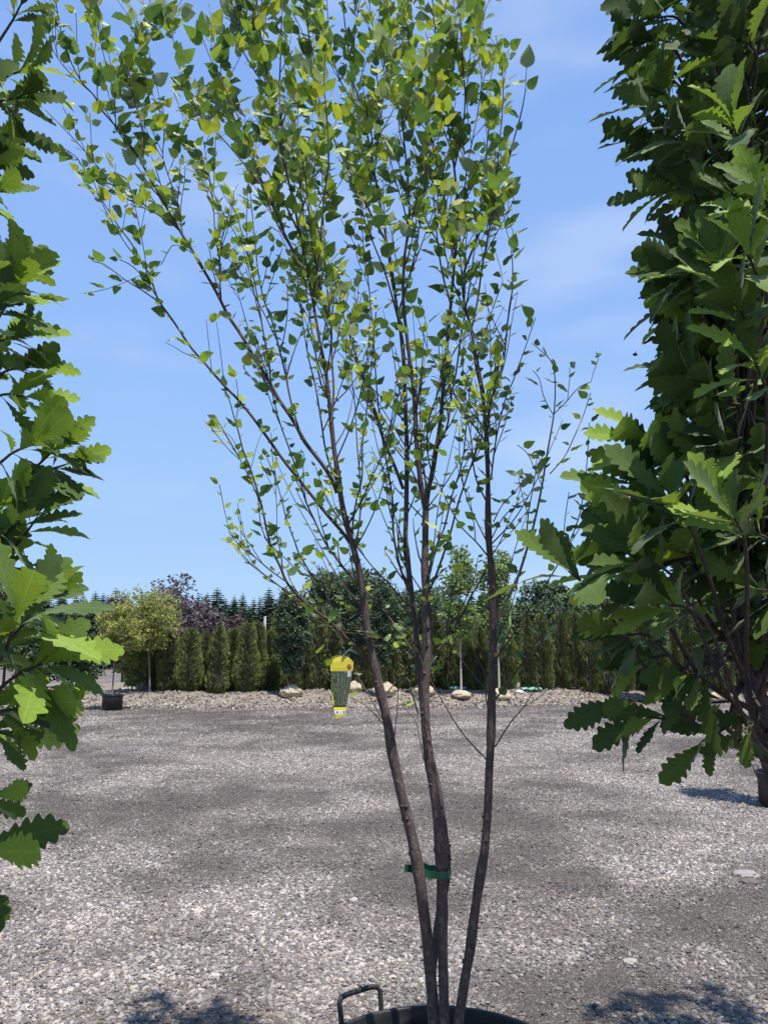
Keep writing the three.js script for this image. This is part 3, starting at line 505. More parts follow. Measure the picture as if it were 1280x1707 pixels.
{ // plant tag hanging on the low branch
  const D = 1.945, w = 256, h = 512, cv = document.createElement('canvas'); cv.width = w; cv.height = h; const x = cv.getContext('2d'), r = rng(90);
  x.fillStyle = '#d3c63a'; x.fillRect(0, 0, w, h);
  x.fillStyle = '#333a2e'; x.fillRect(0, 128, w, 292);
  for (let k = 0; k < 900; k++) { const g = 40 + r() * 110; x.fillStyle = `rgb(${g * 0.78 | 0},${g | 0},${g * 0.66 | 0})`; x.fillRect(r() * w, 132 + r() * 284, 3 + r() * 9, 3 + r() * 10); }
  for (const [a, b] of [[70, 92], [118, 124], [150, 140], [186, 158]]) { x.strokeStyle = '#2a2a24'; x.lineWidth = 9; x.beginPath(); x.moveTo(a, 130); x.quadraticCurveTo((a + b) / 2 + 8, 280, b, 420); x.stroke(); x.strokeStyle = '#a9a893'; x.lineWidth = 3; x.beginPath(); x.moveTo(a + 4, 130); x.quadraticCurveTo((a + b) / 2 + 12, 280, b + 4, 420); x.stroke(); }
  x.fillStyle = '#b9bfc4'; x.fillRect(186, 128, 40, 46);
  x.strokeStyle = '#e8dc28'; x.lineWidth = 7; x.beginPath(); x.moveTo(40, 400); x.lineTo(22, 300); x.moveTo(56, 470); x.lineTo(30, 330); x.moveTo(214, 330); x.lineTo(168, 512); x.stroke();
  x.fillStyle = '#26314a'; x.fillRect(0, 406, w, 16); x.fillStyle = '#efe42a'; x.fillRect(0, 422, w, 28); x.fillStyle = '#eef0f2'; x.fillRect(0, 448, w, 30); x.fillStyle = '#5f6fae'; x.fillRect(70, 455, 22, 16); x.fillRect(112, 459, 12, 8); x.fillStyle = '#8a86b8'; x.fillRect(140, 452, 24, 24);
  x.fillStyle = '#7a1420'; x.beginPath(); x.arc(204, 96, 25, 0, 7); x.fill(); x.strokeStyle = '#d9b94a'; x.lineWidth = 4; x.beginPath(); x.arc(204, 96, 15, 0, 7); x.stroke(); x.fillStyle = '#30101a'; x.beginPath(); x.arc(204, 96, 8, 0, 7); x.fill();
  x.fillStyle = '#b9a91a'; x.fillRect(30, 104, 130, 5); x.fillRect(30, 116, 150, 5);
  const tex = new THREE.CanvasTexture(cv); tex.colorSpace = THREE.SRGBColorSpace;
  const s = scaleAt(1140, D), top = at(571, 1093, D), t = thing('plant_tag', 'yellow and green printed plant tag hanging from a low birch branch', 'tag', null, top);
  const card = (pts, dx, turn, name) => {
    const sh = new THREE.Shape(pts.map(([a, b]) => new THREE.Vector2((a - 571) * s, -(b - 1093) * s))), g = new THREE.ExtrudeGeometry(sh, { depth: 0.0008, bevelEnabled: false }), p = g.attributes.position, u = g.attributes.uv;
    for (let k = 0; k < p.count; k++) { u.setXY(k, (p.getX(k) / s + 571 - 551) / 39, 1 - (-p.getY(k) / s) / 102); p.setZ(k, p.getZ(k) + 3 * p.getX(k) ** 2 - 0.08 * p.getY(k) ** 2); }
    g.computeVertexNormals(); const m = part(name, g, new THREE.MeshPhysicalMaterial({ map: tex, roughness: 0.42, clearcoat: 0.5, clearcoatRoughness: 0.25, side: THREE.DoubleSide }), t); m.position.set(dx * s, 0, 0); m.rotation.y = turn; return m;
  };
  const shape = [[555, 1094.5], [562, 1092.5], [571, 1092], [578, 1093.5], [584, 1098], [589.5, 1104], [588, 1120], [584, 1144], [579, 1170], [576, 1191], [561, 1195], [557, 1178], [553, 1145], [551.5, 1105]];
  card(shape, 0, 0.06, 'card'); const b = card(shape, -1.5, -0.22, 'card'); b.position.z = -0.008;
  const lp = new GB(), q = at(589, 1077, 1.966).sub(top); lp.tube([V(0, -0.004, 0.001), V(0.004, 0.004, 0.002), q.clone().multiplyScalar(0.6).add(V(0, -0.001, 0.004)), q.clone().add(V(0.003, 0.005, 0.006)), q.clone().add(V(0.004, 0.004, -0.005)), q.clone().add(V(-0.004, -0.004, -0.004)), V(0.003, 0.004, -0.004), V(0, -0.004, -0.001)], Array(8).fill(0.0012), 6);
  part('loop', lp.build(), std({ color: RGB(0.72, 0.72, 0.68), roughness: 0.5 }), t);
}

// ------------------------------------------------------------------ the two oaks beside the photographer
function oak(name, label, trunkCtrl, clusters, seed) {
  const r = rng(seed), tree = thing(name, label, 'tree'), leaves = [];
  const [tp, tr] = smooth(trunkCtrl, 0.03), g = new GB(); g.tube(tp, tr, 12, 0.12); part('trunk', g.build(), M.oakBark, tree);
  for (const c of clusters) {
    const p = c.p; let best = 0, bd = 1e9;
    tp.forEach((q, k) => { const h = Math.hypot(q.x - p.x, q.z - p.z), want = p.y - h * (c.droop ? -0.25 : 0.55), e = Math.abs(q.y - want) + (k < 3 ? 0.2 : 0); if (e < bd) { bd = e; best = k; } });
    const a = tp[best], mid = a.clone().lerp(p, 0.5).add(V((r() - 0.5) * 0.05, c.droop ? 0.05 : -0.05, (r() - 0.5) * 0.05)), dir = (c.dir ? c.dir.clone() : p.clone().sub(mid).normalize().add(V(0, 0.3, 0))).normalize();
    const tip = p.clone().addScaledVector(dir, 0.05), bg = new GB(), [bp, br] = smooth([[a, 0.0065], [mid, 0.0042], [p, 0.0026], [tip, 0.0018]], 0.03); bg.tube(bp, br, 6, 0.1); part('branch', bg.build(), M.oakBark, tree);
    const n = Math.round((c.n || 6 + Math.floor(r() * 3)) * 1.25), x = V(0, 0, 0).crossVectors(dir, Math.abs(dir.y) > 0.9 ? V(1, 0, 0) : V(0, 1, 0)).normalize(), z = V(0, 0, 0).crossVectors(x, dir);
    for (let k = 0; k < n; k++) {
      const th = k * 2.4 + r() * 0.6, f = k / n, sp = lerp(0.3, 1.0, f) + (r() - 0.5) * 0.3, o = x.clone().multiplyScalar(Math.cos(th)).addScaledVector(z, Math.sin(th));
      const ld = dir.clone().multiplyScalar(Math.cos(sp)).addScaledVector(o, Math.sin(sp)); ld.y -= c.droop ? 0.45 : 0.05; ld.normalize();
      const nr = dir.clone().multiplyScalar(Math.sin(sp)).addScaledVector(o, -Math.cos(sp)).add(V(0, 0.75, 0)).add(V(r() - 0.5, r() - 0.5, r() - 0.5).multiplyScalar(0.8)); if (nr.lengthSq() < 0.01) nr.set(0, 1, 0);
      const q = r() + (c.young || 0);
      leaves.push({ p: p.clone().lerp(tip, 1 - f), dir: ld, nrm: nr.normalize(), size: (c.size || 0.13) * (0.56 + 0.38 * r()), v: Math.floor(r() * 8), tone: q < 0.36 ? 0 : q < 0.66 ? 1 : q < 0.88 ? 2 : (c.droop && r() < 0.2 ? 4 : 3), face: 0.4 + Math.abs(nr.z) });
    }
  }
  console.log(name, 'leaves', leaves.length);
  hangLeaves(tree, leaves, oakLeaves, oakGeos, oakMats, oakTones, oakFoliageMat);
  return tree;
}
{
  const r = rng(777), cl = [];
  const edge = [-70, 1115, 20, 1105, 60, 1090, 110, 1100, 170, 1105, 215, 1095, 260, 1115, 305, 1125, 350, 1180, 400, 1205, 440, 1170, 490, 1155, 530, 1170, 575, 1215, 620, 1215, 660, 1195, 690, 1200, 900, 1110, 940, 1080];
  for (let k = 0; k < edge.length; k += 2) cl.push({ p: at(edge[k + 1] + (edge[k] < 700 ? 26 : 6), edge[k] + 12, 1.3 + 0.35 * r()), size: 0.135, dir: V(-1, 0.25 * (r() - 0.2), 0.4 * (r() - 0.5)) });
  // long limbs that reach left
  for (const [x, y, d, dx, dy, n, s, droop] of [[1120, 740, 1.3, -1, 0.1, 5, 0.165], [1110, 815, 1.35, -1, 0.12, 6, 0.15], [1110, 870, 1.3, -1, 0.15, 6, 0.14], [985, 985, 1.25, -0.8, 0.65, 4, 0.15], [1060, 960, 1.3, -1, 0.35, 5, 0.14], [1120, 960, 1.2, -0.9, 0.5, 7, 0.14], [1150, 880, 1.15, -0.6, 0.8, 6, 0.14], [1080, 1060, 1.35, -1, 0.0, 5, 0.14], [1120, 1095, 1.4, -1, -0.05, 6, 0.13], [1160, 1020, 1.2, -0.9, 0.2, 7, 0.14], [1090, 1168, 1.35, -1, 0.05, 2, 0.13, 1], [1125, 1195, 1.35, -1, 0, 3, 0.12, 1], [1185, 1125, 1.3, -0.8, 0, 6, 0.12, 1], [1205, 1215, 1.4, -0.7, -0.3, 3, 0.11, 1], [1262, 1200, 1.4, -0.3, -0.1, 3, 0.11, 1], [1225, 1165, 1.45, -0.8, -0.1, 4, 0.11, 1], [1270, 1180, 1.3, 0.2, 0.2, 6, 0.13, 1]])
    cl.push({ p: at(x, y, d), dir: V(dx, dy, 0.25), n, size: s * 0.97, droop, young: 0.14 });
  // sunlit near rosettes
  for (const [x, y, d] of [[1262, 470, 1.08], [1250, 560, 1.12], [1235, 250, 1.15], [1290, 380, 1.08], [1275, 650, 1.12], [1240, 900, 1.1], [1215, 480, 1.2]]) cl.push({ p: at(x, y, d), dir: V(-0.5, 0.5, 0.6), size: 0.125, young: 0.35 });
  const cx = 0.86, cz = -1.62;
  for (let k = 0; k < 330; k++) {
    const y = lerp(1.38, 4.6, r()), R = lerp(0.34, 0.5, Math.sin(clamp((y - 0.6) / 4, 0, 1) * Math.PI)) * Math.sqrt(0.15 + 0.85 * r()), h = r() * 6.283, p = V(cx + Math.cos(h) * R, y, cz + Math.sin(h) * R * 0.9), [px, py] = toPixel(p);
    let lim = 1150; for (let q = 0; q < edge.length - 2; q += 2) if (py >= edge[q] && py < edge[q + 2]) lim = Math.max(edge[q + 1], edge[q + 3]) + 25; if (py > 1230) lim = 1240;
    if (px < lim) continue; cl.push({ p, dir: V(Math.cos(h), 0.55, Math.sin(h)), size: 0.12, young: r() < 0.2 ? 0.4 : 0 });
  }
  for (let k = 0; k < 120; k++) { const py = lerp(-40, 1000, r()), px = lerp(1185, 1330, r()), d = 1.25 + 0.6 * r(); cl.push({ p: at(px, py, d), dir: V(-0.6 - r(), 0.4, (r() - 0.4)), size: 0.135 }); }
  const b = V(0.93, 0, -1.6);
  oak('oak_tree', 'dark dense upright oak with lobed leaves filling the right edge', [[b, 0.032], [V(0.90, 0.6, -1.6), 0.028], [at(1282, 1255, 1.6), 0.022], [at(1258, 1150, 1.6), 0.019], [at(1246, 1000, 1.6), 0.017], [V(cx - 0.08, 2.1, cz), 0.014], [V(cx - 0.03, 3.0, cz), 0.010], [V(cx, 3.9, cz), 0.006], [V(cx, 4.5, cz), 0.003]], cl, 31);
  nurseryPot('nursery_pot', 'black plastic pot holding the dark oak beyond the lower right corner', b, 0.26, 0.36, []);
}
{
  const r = rng(888), cl = [];
  for (const [x, y, d, dx, dy, n, s, droop] of [[40, 40, 1.45, 0.5, 0.85, 6, 0.13], [30, 130, 1.4, 0.9, 0.2, 6, 0.13], [20, 170, 1.4, 0.9, 0, 6, 0.13], [-5, 230, 1.45, 0.9, 0, 6, 0.12], [-35, 275, 1.4, 1, -0.1, 6, 0.12], [-30, 330, 1.35, 1, 0.1, 5, 0.12], [38, 500, 1.3, 0.5, 0.85, 5, 0.125], [5, 520, 1.25, 0.6, 0.6, 6, 0.13], [10, 575, 1.35, 0.9, 0.2, 7, 0.13], [30, 620, 1.35, 1, 0.1, 6, 0.12], [20, 660, 1.3, 1, -0.1, 6, 0.13], [65, 780, 1.3, 0.7, 0.6, 6, 0.125], [75, 790, 1.35, 0.95, 0.3, 4, 0.14], [20, 760, 1.25, 0.8, 0.3, 7, 0.13], [90, 900, 1.35, 0.6, 0.75, 5, 0.12], [60, 900, 1.25, 0.5, 0.5, 7, 0.13], [20, 870, 1.3, 0.6, 0.4, 7, 0.12], [85, 1090, 1.08, 0.35, 0.9, 7, 0.15], [125, 1030, 1.25, 0.5, 0.8, 6, 0.12], [100, 1130, 1.12, 0.9, 0.4, 7, 0.14], [40, 1120, 1.1, -0.1, 0.9, 7, 0.14], [70, 1190, 1.15, 0.9, 0.15, 6, 0.13], [40, 1210, 1.2, 0.9, -0.2, 5, 0.13], [0, 1080, 1.2, 0.3, 0.6, 7, 0.14], [-20, 1335, 1.2, 0.6, 0.1, 4, 0.10], [-45, 1420, 1.2, 1, 0.05, 2, 0.14], [-45, 1440, 1.2, 0.8, -0.7, 2, 0.12, 1], [30, 1000, 1.3, 0.2, 0.9, 7, 0.13], [-10, 960, 1.35, 0.5, 0.5, 6, 0.13]])
    cl.push({ p: at(x - (y > 1000 && y < 1260 ? 78 : y > 860 && y < 1260 ? 55 : y > 1300 ? 34 : y > 680 ? 6 : 22), y, d), dir: V(dx, dy, 0.2), n, size: s * 0.95, droop: droop ? 1 : 0, young: 0.3 });
  const cx = -1.02, cz = -1.45;
  for (let k = 0; k < 260; k++) {
    const y = lerp(0.75, 4.3, r()), R = lerp(0.25, 0.42, Math.sin(clamp((y - 0.5) / 4, 0, 1) * Math.PI)) * Math.sqrt(0.12 + 0.88 * r()), h = r() * 6.283, p = V(cx + Math.cos(h) * R, y, cz + Math.sin(h) * R), [px, py] = toPixel(p);
    let lim = -12; if (py > 185 && py < 400) lim = -70; if (py > 330 && py < 420) lim = -130; if (py > 1000 && py < 1200) lim = 10; if (py > 1230) lim = -190;
    if (px > lim) continue; cl.push({ p, dir: V(Math.cos(h), 0.6, Math.sin(h)), size: 0.125, young: 0.2 });
  }
  const b = V(-1.05, 0, -1.45);
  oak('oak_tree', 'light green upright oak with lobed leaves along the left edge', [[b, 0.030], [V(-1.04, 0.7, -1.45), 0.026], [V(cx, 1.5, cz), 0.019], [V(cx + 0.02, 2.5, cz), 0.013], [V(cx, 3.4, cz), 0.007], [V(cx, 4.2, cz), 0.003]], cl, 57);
  nurseryPot('nursery_pot', 'black plastic pot holding the light green oak beyond the lower left corner', b, 0.26, 0.36, []);
}
{ // the next oak of the row, out of view to the right; its crown shades the near gravel
  const r = rng(999), cl = [], cx = 2.15, cz = -1.6;
  for (let k = 0; k < 200; k++) { const y = lerp(1.0, 4.9, r()), R = lerp(0.3, 0.55, Math.sin(clamp((y - 0.6) / 4.4, 0, 1) * Math.PI)) * Math.sqrt(0.12 + 0.88 * r()), h = r() * 6.283; cl.push({ p: V(cx + Math.cos(h) * R, y, cz + Math.sin(h) * R), dir: V(Math.cos(h), 0.6, Math.sin(h)), size: 0.15 }); }
  oak('oak_tree', 'next oak of the row out of view at right shading the gravel', [[V(cx, 0, cz), 0.032], [V(cx, 1.6, cz), 0.02], [V(cx, 3.2, cz), 0.011], [V(cx, 4.8, cz), 0.003]], cl, 77);
  nurseryPot('nursery_pot', 'black plastic pot of the oak out of view at right', V(cx, 0, cz), 0.26, 0.36, []);
}

// ------------------------------------------------------------------ the planting bed: hedge trees, balled trees, shrubs, stones
const ORD = ['first', 'second', 'third', 'fourth', 'fifth', 'sixth', 'seventh', 'eighth', 'ninth', 'tenth', 'eleventh', 'twelfth', 'thirteenth', 'fourteenth', 'fifteenth', 'sixteenth', 'seventeenth', 'eighteenth'];
function scatter(name, geo, mat, items, parent) {             // a crown: many small sprays spread through its volume
  const im = lit(new THREE.InstancedMesh(geo, mat, items.length)); im.name = name;
  items.forEach((it, k) => { im.setMatrixAt(k, it.m); im.setColorAt(k, it.c); }); parent.add(im); return im;
}
function sprayGeo(seed, blades, wide, drop) {                 // a flat fan of narrow scaly blades
  const r = rng(seed), g = new GB();
  for (let k = 0; k < blades; k++) {
    const a = (k / (blades - 1) - 0.5) * 2.0 + (r() - 0.5) * 0.25, L = 0.6 + 0.4 * r(), w = wide * (0.8 + 0.4 * r()), c = Math.sin(a), s = Math.cos(a), z = (r() - 0.5) * 0.35, b = g.count;
    g.p.push(0, 0, 0, c * L * 0.55 - s * w, s * L * 0.55 + c * w * 0.5, z * 0.5, c * L, s * L - drop * L, z, c * L * 0.55 + s * w, s * L * 0.55 - c * w * 0.5, z * 0.5);
    for (let q = 0; q < 4; q++) { g.n.push(-z * c, -z * s, 1); g.u.push(0, 0); } g.i.push(b, b + 1, b + 2, b, b + 2, b + 3);
  }
  const o = g.build(); o.computeVertexNormals(); return o;
}
function clumpGeo(seed, n, size) {                            // a few leaves round a twig end
  const r = rng(seed), g = new GB();
  for (let k = 0; k < n; k++) {
    const d = V(r() - 0.5, r() - 0.35, r() - 0.5).normalize(), nr = V(r() - 0.5, 0.8, r() - 0.5).normalize(), x = V(0, 0, 0).crossVectors(d, nr).normalize(), s = size * (0.7 + 0.6 * r()), o = d.clone().multiplyScalar(0.35 * r()), b = g.count, up = V(0, 0, 0).crossVectors(x, d);
    const P = (a, c, e) => { const q = o.clone().addScaledVector(d, a * s).addScaledVector(x, c * s).addScaledVector(up, e * s); g.p.push(q.x, q.y, q.z); g.n.push(up.x, up.y, up.z); g.u.push(0, 0); };
    P(0, 0, 0); P(0.45, -0.33, 0.08); P(1, 0, -0.1); P(0.45, 0.33, 0.08); g.i.push(b, b + 2, b + 1, b, b + 3, b + 2);
  }
  return g.build();
}
const sprays = [sprayGeo(1, 7, 0.10, 0.1), sprayGeo(2, 6, 0.12, 0.2), sprayGeo(3, 8, 0.09, 0.05)], clumps = [clumpGeo(4, 6, 0.8), clumpGeo(5, 5, 0.9), clumpGeo(6, 7, 0.7)];
const sprayMat = leafMat(1, 1, 1, { transmission: 0.3, clearcoat: 0, roughness: 0.95 }), clumpMat = leafMat(1, 1, 1, { transmission: 0.36, clearcoat: 0.25, clearcoatRoughness: 0.4 });
function basis(p, dir, nrm, s) { return leafMatrix(p, dir, nrm, s); }

function arborvitae(seed, H, R, topW) {                       // narrow scaly evergreen
  const r = rng(seed), o = new THREE.Group(), g = new GB(); g.tube([V(0, -0.05, 0), V(0.01, H * 0.5, 0), V(0, H * 0.9, 0)], [0.03, 0.022, 0.008], 7); part('trunk', g.build(), M.oakBark, o);
  const prof = t => R * (0.86 + 0.14 * Math.sin(t * 9 + seed)) * Math.pow(clamp(t / 0.1, 0.5, 1), 0.5) * (t < 0.45 ? 1 : lerp(1, topW, Math.pow((t - 0.45) / 0.55, 1.4)));
  const core = new THREE.LatheGeometry(Array.from({ length: 14 }, (_, k) => new THREE.Vector2(Math.max(0.004, prof(k / 13) * 0.66 * (k === 13 ? 0 : 1)), 0.04 + H * 0.9 * k / 13)), 12);
  part('inner_branches', core, std({ color: RGB(0.105, 0.085, 0.045), roughness: 1 }), o);
  const items = [], c0 = RGB(0.075, 0.110, 0.022), c1 = RGB(0.30, 0.33, 0.06);
  for (let k = 0; k < 2100; k++) {
    const t = Math.pow(r(), 0.9), h = r() * 6.283, lump = 1 + 0.22 * noise3.noise(Math.cos(h) * 1.7 + seed, t * H * 2.1, Math.sin(h) * 1.7), rad = prof(t) * lump * (0.62 + 0.38 * Math.sqrt(r())), p = V(Math.cos(h) * rad, 0.05 + t * H * (0.95 + 0.07 * r()), Math.sin(h) * rad);
    const out = V(Math.cos(h), 0, Math.sin(h)), dir = out.clone().multiplyScalar(0.55 + 0.4 * (1 - t)).add(V((r() - 0.5) * 0.5, 0.75, (r() - 0.5) * 0.5)), nr = V(-out.z, (r() - 0.5) * 0.6, out.x).addScaledVector(out, (r() - 0.5) * 1.6);
    const dead = r() < 0.02 + 0.5 * clamp(noise3.noise(Math.cos(h) * 2 + seed * 3, t * 5, Math.sin(h) * 2) - 0.35, 0, 1); items.push({ m: basis(p, dir, nr, (0.08 + 0.09 * r()) * (t > 0.85 ? 1.1 : 1)), c: dead ? RGB(0.16, 0.10, 0.04) : c0.clone().lerp(c1, r() * r()).multiplyScalar(0.8 + 0.45 * r()) });
  }
  scatter('crown', sprays[seed % 3], sprayMat, items, o); return o;
}
// broadleaf tree: trunk, forking limbs, leaf clumps gathered round the limb ends
function broadleaf(seed, { H, R, base, trunk, tones, n, leaf, geo = 0, squash = 1, trunkMat = M.oakBark, lean = 0, open = 0.5 }) {
  const r = rng(seed), o = new THREE.Group(), g = new GB(), items = [], ends = [], cy = base + (H - base) * 0.5, hy = (H - base) * 0.5;
  g.tube([V(0, -0.04, 0), V(lean * 0.3, base * 0.6, 0), V(lean, base + hy * 0.7, 0), V(lean, base + hy * 1.5, 0)], [trunk, trunk * 0.8, trunk * 0.5, trunk * 0.12], 8); part('trunk', g.build(), trunkMat, o);
  const lim = new GB(), nb = Math.round(14 + R * 10 * squash);
  for (let k = 0; k < nb; k++) {
    const h = r() * 6.283, v = (r() * 2 - 1), rr = Math.sqrt(Math.max(0.02, 1 - v * v)) * (0.55 + 0.45 * r()), e = V(lean + Math.cos(h) * R * rr, cy + v * hy * (0.8 + 0.2 * r()), Math.sin(h) * R * rr), st = V(lean * 0.7, Math.max(base * 0.8, Math.min(H * 0.8, e.y - Math.hypot(e.x - lean, e.z) * 0.9)), 0);
    lim.tube([st, st.clone().lerp(e, 0.5).add(V(0, -0.03, 0)), e], [trunk * 0.35, trunk * 0.2, trunk * 0.06], 4, 0, false); ends.push(e);
  }
  part('limbs', lim.build(), trunkMat, o);
  for (let k = 0; k < n; k++) {
    const e = ends[Math.floor(r() * ends.length)], sp = R * open * Math.cbrt(r()), a = V(r() - 0.5, (r() - 0.5) * 0.8, r() - 0.5).normalize(), p = e.clone().addScaledVector(a, sp);
    if (r() < 0.35) p.lerp(V(lean, cy, 0), r() * 0.5); if (p.y < base * 0.9) p.y = base * 0.9 + r() * 0.2;
    const c = RGB(...tones[Math.floor(r() * tones.length)]).multiplyScalar(0.75 + 0.5 * r());
    items.push({ m: basis(p, V(r() - 0.5, r() - 0.3, r() - 0.5), V(r() - 0.5, 1, r() - 0.5), leaf * (0.7 + 0.6 * r())), c });
  }
  scatter('crown', clumps[geo], clumpMat, items, o); return o;
}
function place(src, name, label, category, group, x, d, y, turn, sc = 1, sy = sc) {
  const o = src.clone(); o.name = numbered(name); o.position.set(x, y, -d); o.rotation.y = turn; o.scale.set(sc, sy, sc); o.userData = {}; tag(o, label, category, group); scene.add(o); return o;
}
const xAt = (px, d) => at(px, 1120, d).x;
{ // rows of arborvitae
  const r = rng(64), protos = [arborvitae(1, 1.9, 0.27, 0.10), arborvitae(2, 1.9, 0.25, 0.16), arborvitae(3, 1.9, 0.28, 0.07), arborvitae(5, 1.9, 0.24, 0.2)];
  const row = (list, word, group) => list.forEach(([px, d, topY], k) => {
    const x = xAt(px, d), y = bedHeight(x, d) - 0.02, H = at(px, topY, d).y - y, s = H / 1.98;
    place(protos[Math.floor(r() * 4)], 'arborvitae', `${ORD[k]} narrow green arborvitae from the left in the ${word}`, 'tree', group, x, d, y, r() * 6.28, 1.16 + 0.2 * r(), s);
  });
  row([[266, 24.6, 1050], [283, 23.9, 1056], [316, 23.6, 1050], [342, 24.2, 1056], [364, 23.5, 1046], [388, 23.9, 1050], [411, 23.5, 1042], [428, 24, 1040], [447, 24.3, 1054]], 'low trimmed row beside the potted tree', 'arborvitae in the left-hand row');
  const mid = []; for (let k = 0; k < 17; k++) mid.push([462 + k * 24 + (r() - 0.5) * 6, 25.0 + (r() - 0.5) * 0.5, 1032 + (r() - 0.5) * 34]); row(mid, 'row behind the balled trees', 'arborvitae behind the balled trees');
  const right = []; for (let k = 0; k < 17; k++) right.push([880 + k * 27 + (r() - 0.5) * 7, 25.4 + (r() - 0.5) * 0.5, 1014 + (r() - 0.5) * 32]); row(right, 'tall row right of the birch', 'arborvitae in the right-hand row');
}
const burlap = dataTex(256, 256, (u, v) => { const n = 0.5 + tile(u, v, 3, 2, 4), w = 0.06 * Math.sin(u * 402) * Math.sin(v * 402); return [0.25 + 0.36 * n + w, 0.195 + 0.32 * n + w, 0.125 + 0.25 * n + w]; });
const burlapMat = std({ map: burlap, roughness: 0.95 });
function rootBall(seed, w, h) {
  const g = new THREE.SphereGeometry(1, 36, 22), p = g.attributes.position;
  for (let k = 0; k < p.count; k++) { const v = V(p.getX(k), p.getY(k), p.getZ(k)), f = 1 + 0.34 * fbm(v.x * 1.7 + seed, v.y * 1.7, v.z * 1.7, 3) + 0.12 * fbm(v.x * 7 + seed, v.y * 7, v.z * 7, 2) - 0.10 * Math.pow(1 - Math.abs(fbm(v.x * 3 + seed * 3, v.y * 3, v.z * 3, 2)) * 2, 4), e = v.y > 0 ? 0.9 + 0.25 * Math.pow(Math.max(0, 1 - Math.hypot(v.x, v.z)), 0.8) : 0.8; p.setXYZ(k, v.x * f * w, v.y * f * e * h, v.z * f * w); }
  g.computeVertexNormals(); return g;
}
{
  const G = 'trees with wrapped root balls along the bed';
  const dark = [[0.040, 0.085, 0.022], [0.055, 0.105, 0.026], [0.030, 0.062, 0.020]], light = [[0.20, 0.29, 0.07], [0.15, 0.23, 0.06], [0.27, 0.35, 0.10]], green = [[0.08, 0.14, 0.035], [0.06, 0.11, 0.03]];
  function balled(px, d, topY, ballW, ballH, opt, label, ball = true) {
    const x = xAt(px, d), y = bedHeight(x, d), H = at(px, topY, d).y - y - ballH * 0.8, o = broadleaf(opt.seed, { ...opt, H, base: opt.base * H });
    o.children.forEach(c => { c.position.y += ballH * 1.25; });
    if (ball) { const b = part('root_ball', rootBall(opt.seed, ballW, ballH), burlapMat, o); b.scale.setScalar(0.84); b.position.y = ballH * 0.36; b.rotation.y = opt.seed; }
    o.name = numbered('balled_tree'); o.position.set(x, y, -d); tag(o, label, 'tree', G); scene.add(o); return o;
  }
  const hb = { R: 0.46, base: 0.10, trunk: 0.03, tones: dark, n: 2600, leaf: 0.10, geo: 0, squash: 3.0, open: 0.5 };
  balled(487, 23.0, 988, 0.40, 0.27, { ...hb, seed: 101, R: 0.50 }, 'broad dark columnar tree on the leftmost wrapped root ball');
  balled(592, 23.4, 958, 0.36, 0.25, { ...hb, seed: 102, R: 0.36 }, 'slim dark columnar tree on the root ball behind the plant tag');
  balled(641, 23.0, 985, 0.43, 0.30, { ...hb, seed: 103, R: 0.34 }, 'dark columnar tree on the root ball behind the left birch stem');
  balled(704, 23.2, 1000, 0.42, 0.26, { ...hb, seed: 104, R: 0.38, tones: green }, 'green columnar tree on the root ball behind the middle birch stems');
  const yb = { R: 0.46, base: 0.30, trunk: 0.035, tones: light, n: 1000, leaf: 0.10, geo: 1, squash: 4.5, trunkMat: M.paleTrunk, open: 0.6 };
  balled(768, 23.0, 925, 0.36, 0.17, { ...yb, seed: 105 }, 'loose pale green young tree with white trunk on a flat root ball');
  balled(831, 23.2, 918, 0.42, 0.26, { ...yb, seed: 106 }, 'loose pale green young tree on the root ball behind the right birch stem');
  balled(1090, 24.0, 1000, 0.34, 0.24, { ...hb, seed: 107, R: 0.4, tones: green }, 'green columnar tree on a root ball behind the lower left oak leaves');
  balled(1187, 24.0, 1005, 0.44, 0.32, { ...hb, seed: 108, R: 0.4 }, 'dark columnar tree on the rightmost pale root ball behind the oak');
  // left end
  const yel = [[0.36, 0.39, 0.05], [0.26, 0.31, 0.05], [0.20, 0.25, 0.05], [0.42, 0.39, 0.08]], plum = [[0.11, 0.070, 0.080], [0.085, 0.05, 0.058], [0.18, 0.14, 0.15]], wine = [[0.12, 0.03, 0.04], [0.08, 0.025, 0.035]];
  const tree = (px, d, topY, opt, name, label, group, y0) => { const x = xAt(px, d), y = y0 ?? bedHeight(x, d), H = at(px, topY, d).y - y, o = broadleaf(opt.seed, { ...opt, H, base: opt.base * H }); o.name = numbered(name); o.position.set(x, y, -d); tag(o, label, 'tree', group); scene.add(o); return o; };
  tree(252, 23.2, 993, { seed: 120, R: 0.85, base: 0.48, trunk: 0.028, tones: yel, n: 3200, leaf: 0.085, geo: 2, squash: 1.0, lean: -0.18, trunkMat: M.greyTrunk, open: 0.62 }, 'maple_tree', 'yellow green maple with rounded crown on a thin pale trunk');
  const pd = -onGround(187, 1184).z, pp = V(at(187, 1184, pd).x, 0, -pd);
  nurseryPot('nursery_pot', 'black plastic pot at the gravel edge on the far left', pp, 0.27, 0.40, [[20, 50]]);
  tree(190, pd, 1010, { seed: 121, R: 0.5, base: 0.45, trunk: 0.025, tones: yel, n: 1500, leaf: 0.085, geo: 2, squash: 1.2, trunkMat: M.greyTrunk, open: 0.45 }, 'maple_tree', 'small maple standing in the far black pot behind oak leaves', null, 0.33);
  tree(222, 24.2, 1062, { seed: 122, R: 0.42, base: 0.10, trunk: 0.03, tones: yel.slice(1, 3), n: 1100, leaf: 0.09, geo: 1, squash: 1.4, open: 0.4 }, 'shrub', 'low yellowish shrub under the maple crown').userData.category = 'shrub';
